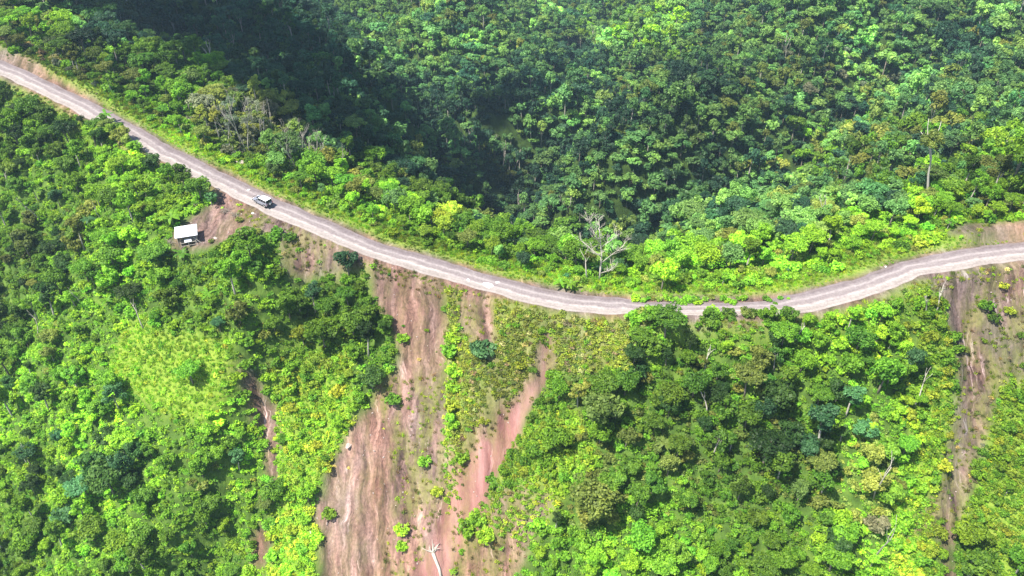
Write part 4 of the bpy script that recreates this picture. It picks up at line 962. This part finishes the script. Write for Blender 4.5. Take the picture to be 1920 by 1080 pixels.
# ------------------------------------------------------------------ uprooted log at the foot of the chute
p = hit(812, 1040); e = empty('uprooted_log', (p.x, p.y, p.z)); tag(e, 'bleached white uprooted log with tangled roots at the chute bottom', 'log')
dn = (hit(822, 1085)-p); dn = dn.normalized()
mb = MB(); mb.tube([Vector((0, 0, .35)), dn*1.4+Vector((.25, 0, .3)), dn*3.0+Vector((.55, 0, .25)), dn*5+Vector((.5, 0, .2))], [.32, .3, .28, .24], 9); put('trunk', mb.mesh('trunk', M_WHITE, True), e)
r = random.Random(4); mb = MB()
for k in range(16):
    a = r.uniform(0, 6.28); L = r.uniform(1.0, 2.6); q = Vector((0, 0, .35)); up = -dn
    pts = [q]; d = (up*.8+Vector((math.cos(a), 0, .35*math.sin(a)+.15))*.8).normalized()
    for s in range(4):
        d = (d+Vector((r.gauss(0, .3), r.gauss(0, .2), r.gauss(-.05, .15)))).normalized(); q = q+d*L/4; g = float(H(q.x+p.x, q.y+p.y))-p.z; q = Vector((q.x, q.y, max(q.z, g+.08))); pts.append(q)
    mb.tube(pts, [.12, .09, .07, .05, .02], 5)
put('roots', mb.mesh('roots', M_WHITE, True), e)
p = hit(583, 1003); e = empty('fallen_branch', (p.x, p.y, p.z), (0, 0, -.6)); tag(e, 'small white fallen branch on soil at the left of the landslide', 'branch')
mb = MB(); mb.tube([(-1.4, .9, .5), (-.6, .5, .25), (0, 0, .2), (.9, -.3, .15)], [.05, .09, .12, .08], 6).tube([(-.6, .5, .25), (-1.2, .1, .3)], [.06, .03], 5); put('wood', mb.mesh('wood', M_WHITE, True), e)

# ------------------------------------------------------------------ banana plants
def frond_mesh(L, wid, seed, droop=.7):
    r = random.Random(seed); n = 8; V = []; F = []; lv = []
    for i in range(n+1):
        t = i/n; x = L*t*(1-.18*droop*t); z = L*(.55*t-.75*droop*t*t); w_ = wid*math.sin(math.pi*min(1, .08+t*.9))**.6
        jag = r.uniform(.8, 1.1); V += [(x, -w_*jag, z-.18*w_), (x, 0, z), (x, w_*jag, z-.18*w_)]; lv += [r.random()*.6+.2]*3
        if i < n: k = 3*i; F += [(k, k+3, k+4, k+1), (k+1, k+4, k+5, k+2)]
    return mesh_np('frond', V, F, M_LEAF, {'lv': lv}, True)
FR = [frond_mesh(2.6, .36, 1, .8), frond_mesh(2.2, .33, 2, 1.1), frond_mesh(2.8, .38, 3, .55)]
M_STEM = simple('green_stem', (.16, .22, .06), .7, noise=.3)
def banana(px, py, s, n, tn, lab, hst=2.2, name='banana_plant'):
    p = hit(px, py); e = empty(name, tuple(p), (0, 0, R_.uniform(0, 6)), (s, s, s)); tag(e, lab, 'plant', 'banana and palm plants')
    mb = MB(); mb.tube([(0, 0, -.4), (.03, 0, hst*.5), (0, .04, hst)], [.17, .14, .09], 8); put('stem', mb.mesh('stem', M_STEM, True), e)
    c = tint(tn, R_, .05)
    for k in range(n):
        o = put('frond', FR[k % 3], e, (0, 0, hst-.1), (0, R_.uniform(-.35, .12), 6.283*k/n+R_.uniform(-.3, .3))); o['tint'] = c
BL = [(326, 424, 1.15, 9, 'bright', 'light green banana plant behind the left corner of the shed'), (300, 500, 1.3, 11, 'teal', 'dark broad-fronded banana plant below the shed, left one'), (312, 506, 1.1, 9, 'mid', 'dark banana plant below the shed, close right of a larger one'),
      (346, 490, .9, 8, 'mid', 'small banana plant just below the shed front'), (204, 232, 1.0, 9, 'bright', 'banana plant beside the road edge at upper left'), (68, 230, 1.0, 9, 'mid', 'banana plant below the road near the left edge'), (172, 425, .9, 8, 'teal', 'pale fronded plant between the brownish trees on the left slope'),
      (205, 576, .8, 8, 'bright', 'light banana plant midway down the left slope'), (1050, 541, .8, 8, 'lime', 'banana plant with long yellow green fronds behind the road middle'), (1068, 545, .8, 8, 'bright', 'banana plant behind the road middle, right one of the pair'),
      (1245, 845, .9, 10, 'olive', 'small palm in the wooded slope right of the chutes'), (905, 450, 1.3, 10, 'grey', 'grey fronded palm in the woods above the road middle'), (395, 566, .8, 8, 'bright', 'banana plant on the slope under the shed'), (1178, 735, .8, 8, 'lime', 'small banana plant near top of middle slope')]
for a in BL: banana(*a)

# ------------------------------------------------------------------ shed
M_ROOF = None
def roof_material():
    m, nt, N, L, b = mat('roof_sheet'); b.inputs['Roughness'].default_value = .45; b.inputs['Metallic'].default_value = .15
    tc = N.new('ShaderNodeTexCoord'); nz = N.new('ShaderNodeTexNoise'); nz.inputs['Scale'].default_value = .9; nz.inputs['Detail'].default_value = 7; L.new(tc.outputs['Object'], nz.inputs['Vector'])
    cr = N.new('ShaderNodeValToRGB'); cr.color_ramp.elements[0].position = .30; cr.color_ramp.elements[0].color = (.5, .52, .56, 1); cr.color_ramp.elements[1].position = .45; cr.color_ramp.elements[1].color = (.84, .86, .90, 1)
    L.new(nz.outputs[0], cr.inputs[0]); L.new(cr.outputs[0], b.inputs['Base Color']); return m
M_ROOF = roof_material()
M_WOOD = simple('weathered_timber', (.36, .31, .25), .85, noise=.35, scale=5)
M_DARKW = simple('dark_boards', (.07, .06, .055), .9, noise=.4, scale=4)
M_PATCH = simple('grey_patch', (.25, .26, .30), .7, noise=.3)
p = hit(354, 452); base = p
shed = empty('shed', (p.x, p.y, p.z), (0, 0, math.radians(17)), (.92, .92, .92)); tag(shed, 'small open shed with white sheet metal lean-to roof on a dirt yard', 'shed')
def corrugated(wx, wy, amp=.03, nx=64):
    V = []; F = []
    for i in range(nx+1):
        x = -wx/2+wx*i/nx; z = amp*math.sin(i*math.pi*.5)
        V += [(x, -wy/2, z+.02), (x, wy/2, z+.02), (x, -wy/2, z-.01), (x, wy/2, z-.01)]
    for i in range(nx):
        k = 4*i; F += [(k, k+4, k+5, k+1), (k+2, k+3, k+7, k+6), (k, k+2, k+6, k+4), (k+1, k+5, k+7, k+3)]
    F += [(0, 1, 3, 2), (4*nx, 4*nx+2, 4*nx+3, 4*nx+1)]
    m = MB(); m.add(V, F); return m
rf = put('roof', corrugated(4.9, 3.9).mesh('roof', M_ROOF), shed, (0, 0, 2.62), (math.radians(9), 0, 0))
mb = MB().box((1.35, .55, .075), (.25, .45, .012)).box((1.55, -.5, .075), (.5, .3, .012)).box((1.75, .2, .075), (.12, .9, .012)); put('rust_patch', mb.mesh('rust_patch', M_PATCH), rf)
for x, y, h in ((-2.1, -1.2, 2.25), (2.1, -1.2, 2.25), (-2.1, 1.8, 2.75), (2.1, 1.8, 2.75), (0, -1.2, 2.25)):
    mb = MB().tube([(x, y, -.6), (x+.03, y, h*.5), (x, y, h)], .07, 7); put('post', mb.mesh('post', M_WOOD), shed)
mb = MB()
for k in range(9): mb.box((-2.0+.5*k, 1.72, 1.2), (.46, .05, 2.3))
for k in range(6): mb.box((-2.04, -1.0+.5*k, 1.05), (.05, .46, 2.0))
put('wall', mb.mesh('wall', M_DARKW), shed)
mb = MB()
for k in range(7): mb.box((-1.8+.6*k, .2, .55), (.56, 2.9, .07))
put('floor_platform', mb.mesh('floor_platform', M_WOOD), shed)
mb = MB().tube([(-2.3, -1.2, 2.2), (2.3, -1.2, 2.22)], .05, 6).tube([(-2.3, 1.8, 2.7), (2.3, 1.8, 2.7)], .05, 6); put('beam', mb.mesh('beam', M_WOOD), shed)
aw = put('awning_sheet', corrugated(1.5, .95, .02, 20).mesh('awning_sheet', M_ROOF), shed, (.15, -1.95, 1.25), (math.radians(14), 0, 0))
mb = MB().tube([(-1.5, -2.4, .95), (1.8, -2.3, 1.0)], .05, 6).tube([(-1.4, -2.4, -.9), (-1.45, -2.4, 1.15)], .05, 6).tube([(.2, -2.35, -.9), (.2, -2.35, 1.1)], .045, 6).tube([(1.7, -2.3, -.9), (1.75, -2.3, 1.15)], .05, 6).tube([(-1.5, -2.42, .2), (1.8, -2.32, .25)], .04, 6)
put('front_rail', mb.mesh('front_rail', M_WHITE), shed)
mb = MB().tube([(1.2, -1.4, 1.9), (2.9, -2.2, .2)], .05, 6).tube([(1.5, -1.3, 1.7), (2.2, -2.6, -.3)], .04, 6); put('leaning_pole', mb.mesh('leaning_pole', M_WHITE), shed)
# woodpile left of shed + stump
for k, (a, b, lab) in enumerate([(322, 458, 'small pile of sticks left of the shed'), (372, 384, 'heap of dark brushwood on the soil above the shed'), (424, 398, 'brushwood heap at the road edge above the yard'), (441, 405, 'dry brushwood heap midway between the shed and the car')]):
    p = hit(a, b); e = empty('stick_pile', tuple(p)); tag(e, lab, 'stick pile', 'heaps of sticks near the shed'); r = random.Random(k); mb = MB()
    for q in range(22):
        an = r.uniform(0, 3.14); L = r.uniform(.5, 1.1); c = Vector((r.gauss(0, .4), r.gauss(0, .3), .1+r.random()*.4)); d = Vector((math.cos(an), math.sin(an), r.uniform(-.2, .4)))*L
        mb.tube([c-d, c+d], [.04, .025], 4)
    put('sticks', mb.mesh('sticks', M_BARK), e)

# ------------------------------------------------------------------ car
M_PAINT = simple('silver_paint', (.30, .31, .36), .3, .4, spec=.5)
M_CWHITE = simple('white_roof_paint', (.86, .86, .86), .3, 0, spec=.5)
M_GLASS = simple('dark_glass', (.012, .014, .02), .08, 0, spec=.6)
M_BLACK = simple('black_plastic', (.02, .02, .022), .6)
M_TYRE = simple('tyre_rubber', (.018, .018, .018), .9)
M_RIM = simple('alloy_rim', (.55, .55, .57), .35, .8)
M_RED = simple('red_lens', (.35, .012, .01), .25)
M_LENS = simple('clear_lens', (.8, .82, .85), .15)
p = hit(494, 383); k = int(np.argmin((ROAD[:, 0]-p.x)**2+(ROAD[:, 1]-p.y)**2)); dr = ROAD[k-3]-ROAD[k+3]
car = empty('off_road_car', (p.x, p.y, p.z+.06), (0, 0, math.atan2(dr[1], dr[0])-.10)); tag(car, 'silver off-road car with white roof driving away on the ridge road', 'car')
def prof(secs, n_name, m, parent, bevel=.05):
    """loft of side profile: list of (x, z, halfwidth) closed outline in xz with widths"""
    V = []; n = len(secs)
    for sgn in (-1, 1):
        for x, z, hw in secs: V.append((x, sgn*hw, z))
    F = [tuple(range(n))[::-1], tuple(range(n, 2*n))]+[(i, (i+1) % n, n+(i+1) % n, n+i) for i in range(n)]
    return put(n_name, MB().add(V, F).mesh(n_name, m, bevel=bevel), parent)
body = prof([(-2.35, .5, .86), (-2.38, .95, .92), (-2.3, 1.15, .92), (.95, 1.17, .92), (2.2, 1.08, .86), (2.38, .95, .84), (2.4, .5, .84), (1.95, .45, .9), (1.85, .8, .93), (1.1, .8, .93), (1.0, .42, .93), (-1.05, .42, .93), (-1.15, .8, .93), (-1.9, .8, .93), (-2.0, .45, .9)], 'body', M_PAINT, car, .03)
cab = prof([(-2.28, 1.16, .86), (-2.12, 1.80, .74), (.25, 1.82, .74), (1.0, 1.18, .84)], 'cabin', M_PAINT, car, .02)
put('roof', MB().box((-.95, 0, 1.85), (2.5, 1.5, .07)).mesh('roof', M_CWHITE, bevel=.03), car)
for sgn in (-1, 1):
    for x0, x1, x2, x3 in ((-2.05, -1.3, -1.3, -1.98), (-1.2, -.4, -.4, -1.2), (-.3, .66, .17, -.3)):
        yl, yh = sgn*.862, sgn*.762
        V = [(x0, yl, 1.24), (x1, yl, 1.24), (x2, yh, 1.74), (x3, yh, 1.74)]; V += [(a, b-sgn*.03, c) for a, b, c in V]
        put('side_window', MB().add(V, [(0, 1, 2, 3), (4, 7, 6, 5), (0, 4, 5, 1), (1, 5, 6, 2), (2, 6, 7, 3), (3, 7, 4, 0)]).mesh('side_window', M_GLASS), car)
V = [(.99, -.74, 1.22), (.99, .74, 1.22), (.33, .68, 1.79), (.33, -.68, 1.79)]; V += [(a-.04, b, c-.04) for a, b, c in V]
put('windscreen', MB().add(V, [(0, 1, 2, 3), (4, 7, 6, 5), (0, 4, 5, 1), (1, 5, 6, 2), (2, 6, 7, 3), (3, 7, 4, 0)]).mesh('windscreen', M_GLASS), car)
V = [(-2.29, -.74, 1.2), (-2.29, .74, 1.2), (-2.155, .68, 1.74), (-2.155, -.68, 1.74)]; V += [(a+.04, b, c) for a, b, c in V]
put('rear_window', MB().add(V, [(0, 1, 2, 3), (4, 7, 6, 5), (0, 4, 5, 1), (1, 5, 6, 2), (2, 6, 7, 3), (3, 7, 4, 0)]).mesh('rear_window', M_GLASS), car)
for x in (1.48, -1.52):
    for sgn in (-1, 1):
        wv = empty('wheel', (x, sgn*.82, .42)); wv.parent = car
        put('tyre', MB().disc((0, 0, 0), .42, .26, 20).mesh('tyre', M_TYRE, bevel=.03), wv); put('rim', MB().disc((0, sgn*.02, 0), .25, .27, 14).mesh('rim', M_RIM), wv)
sw = empty('spare_wheel', (-2.5, .1, 1.0)); sw.parent = car
put('tyre', MB().disc((0, 0, 0), .38, .22, 20, 'X').mesh('tyre', M_TYRE, bevel=.03), sw); put('rim', MB().disc((-.02, 0, 0), .24, .22, 14, 'X').mesh('rim', M_CWHITE), sw)
put('rear_bumper', MB().box((-2.42, 0, .55), (.2, 1.8, .24)).mesh('rear_bumper', M_BLACK, bevel=.03), car)
put('bull_bar', MB().box((2.5, 0, .58), (.2, 1.75, .26)).tube([(2.55, -.6, .6), (2.6, -.6, 1.15), (2.6, .6, 1.15), (2.55, .6, .6)], .04, 6).mesh('bull_bar', M_BLACK), car)
for sgn in (-1, 1):
    put('tail_light', MB().box((-2.37, sgn*.8, 1.0), (.06, .14, .28)).mesh('tail_light', M_RED), car)
    put('headlight', MB().box((2.36, sgn*.66, .92), (.1, .3, .18)).mesh('headlight', M_LENS), car)
    put('side_mirror', MB().box((.75, sgn*1.02, 1.28), (.1, .22, .2)).mesh('side_mirror', M_BLACK, bevel=.02), car)
    put('side_step', MB().box((0, sgn*.96, .42), (1.9, .12, .06)).mesh('side_step', M_BLACK), car)
mb = MB()
for y in (-.68, .68): mb.tube([(.1, y, 1.97), (.1, y, 2.1), (-.55, y, 2.1), (-.55, y, 1.9)], .03, 5)
for x in (.1, -.2, -.5): mb.tube([(x, -.68, 2.08), (x, .68, 2.08)], .03, 5)
put('roof_rack', mb.mesh('roof_rack', M_BLACK), car)
put('hood_scoop', MB().box((1.55, 0, 1.17), (.55, .5, .1)).mesh('hood_scoop', M_BLACK, bevel=.02), car)
put('snorkel', MB().tube([(1.1, -.88, 1.1), (.75, -.86, 1.5), (.4, -.8, 1.9)], .045, 6).mesh('snorkel', M_BLACK), car)

# ------------------------------------------------------------------ unseen puffs added high to the left to shade the valley flank
CPOLY = [(195, -60), (205, 35), (330, 110), (450, 170), (570, 235), (700, 315), (850, 385), (925, 400), (940, 370), (900, 310), (840, 265), (730, 205), (600, 115), (440, 20), (385, -60)]  # flank area that the added puffs are shaped to shade
CP2 = [(900, 215), (960, 170), (1055, 118), (1070, 128), (970, 190), (915, 232)]  # valley crease, darkened by extra puffs set over this strip
r = random.Random(5); bm = bmesh.new()
from mathutils import noise as mno
for gx in range(180, 1110, 21):
    for gy in range(-60, 440, 19):
        q = (np.array([gx*1.]), np.array([gy*1.]))
        if not (inpoly(*q, CPOLY)[0] or inpoly(*q, CP2)[0]): continue
        if gy > 130 and r.random() < (.55 if gy < 210 else .8 if gy < 270 else .93): continue
        g = hit(gx+r.uniform(-6, 6), gy+r.uniform(-6, 6)); g.z += 8
        c = g+SUN*((330+g.z*-1)/SUN.z+r.uniform(-14, 22)); R1 = r.uniform(7, 11)
        bmesh.ops.create_icosphere(bm, subdivisions=2, radius=R1, matrix=Matrix.Translation(c))
for v in bm.verts: v.co += Vector(mno.noise_vector(v.co*.12))*4
me = bpy.data.meshes.new('shade_cloud'); bm.to_mesh(me); bm.free(); me.materials.append(simple('shade_cloud_white', (.8, .8, .8), 1)); me.polygons.foreach_set('use_smooth', [True]*len(me.polygons))
tag(put('shade_cloud', me), 'puffy white shade blocker added out of view above the left ridge', 'shade_cloud', kind='structure')

# ------------------------------------------------------------------ haze
m = bpy.data.materials.new('haze_air'); m.use_nodes = True; nt = m.node_tree; nt.nodes.clear()
ou = nt.nodes.new('ShaderNodeOutputMaterial'); pv = nt.nodes.new('ShaderNodeVolumePrincipled'); pv.inputs['Color'].default_value = (.55, .80, 1, 1)
pv.inputs['Density'].default_value = .00017; pv.inputs['Anisotropy'].default_value = .2; nt.links.new(pv.outputs[0], ou.inputs['Volume'])
zl = float(GZ.min())-1; zh = max(CAMZ, float(GZ.max())+25)+4
hz = put('haze', MB().box((0, 465, (zl+zh)/2), (1260, 1010, zh-zl)).mesh('haze', m)); tag(hz, 'thin bluish haze in the valley air', 'haze', kind='stuff')
print('trees', len(trees), 'shrubs', len(shrubs), 'zrange', GZ.min(), GZ.max())
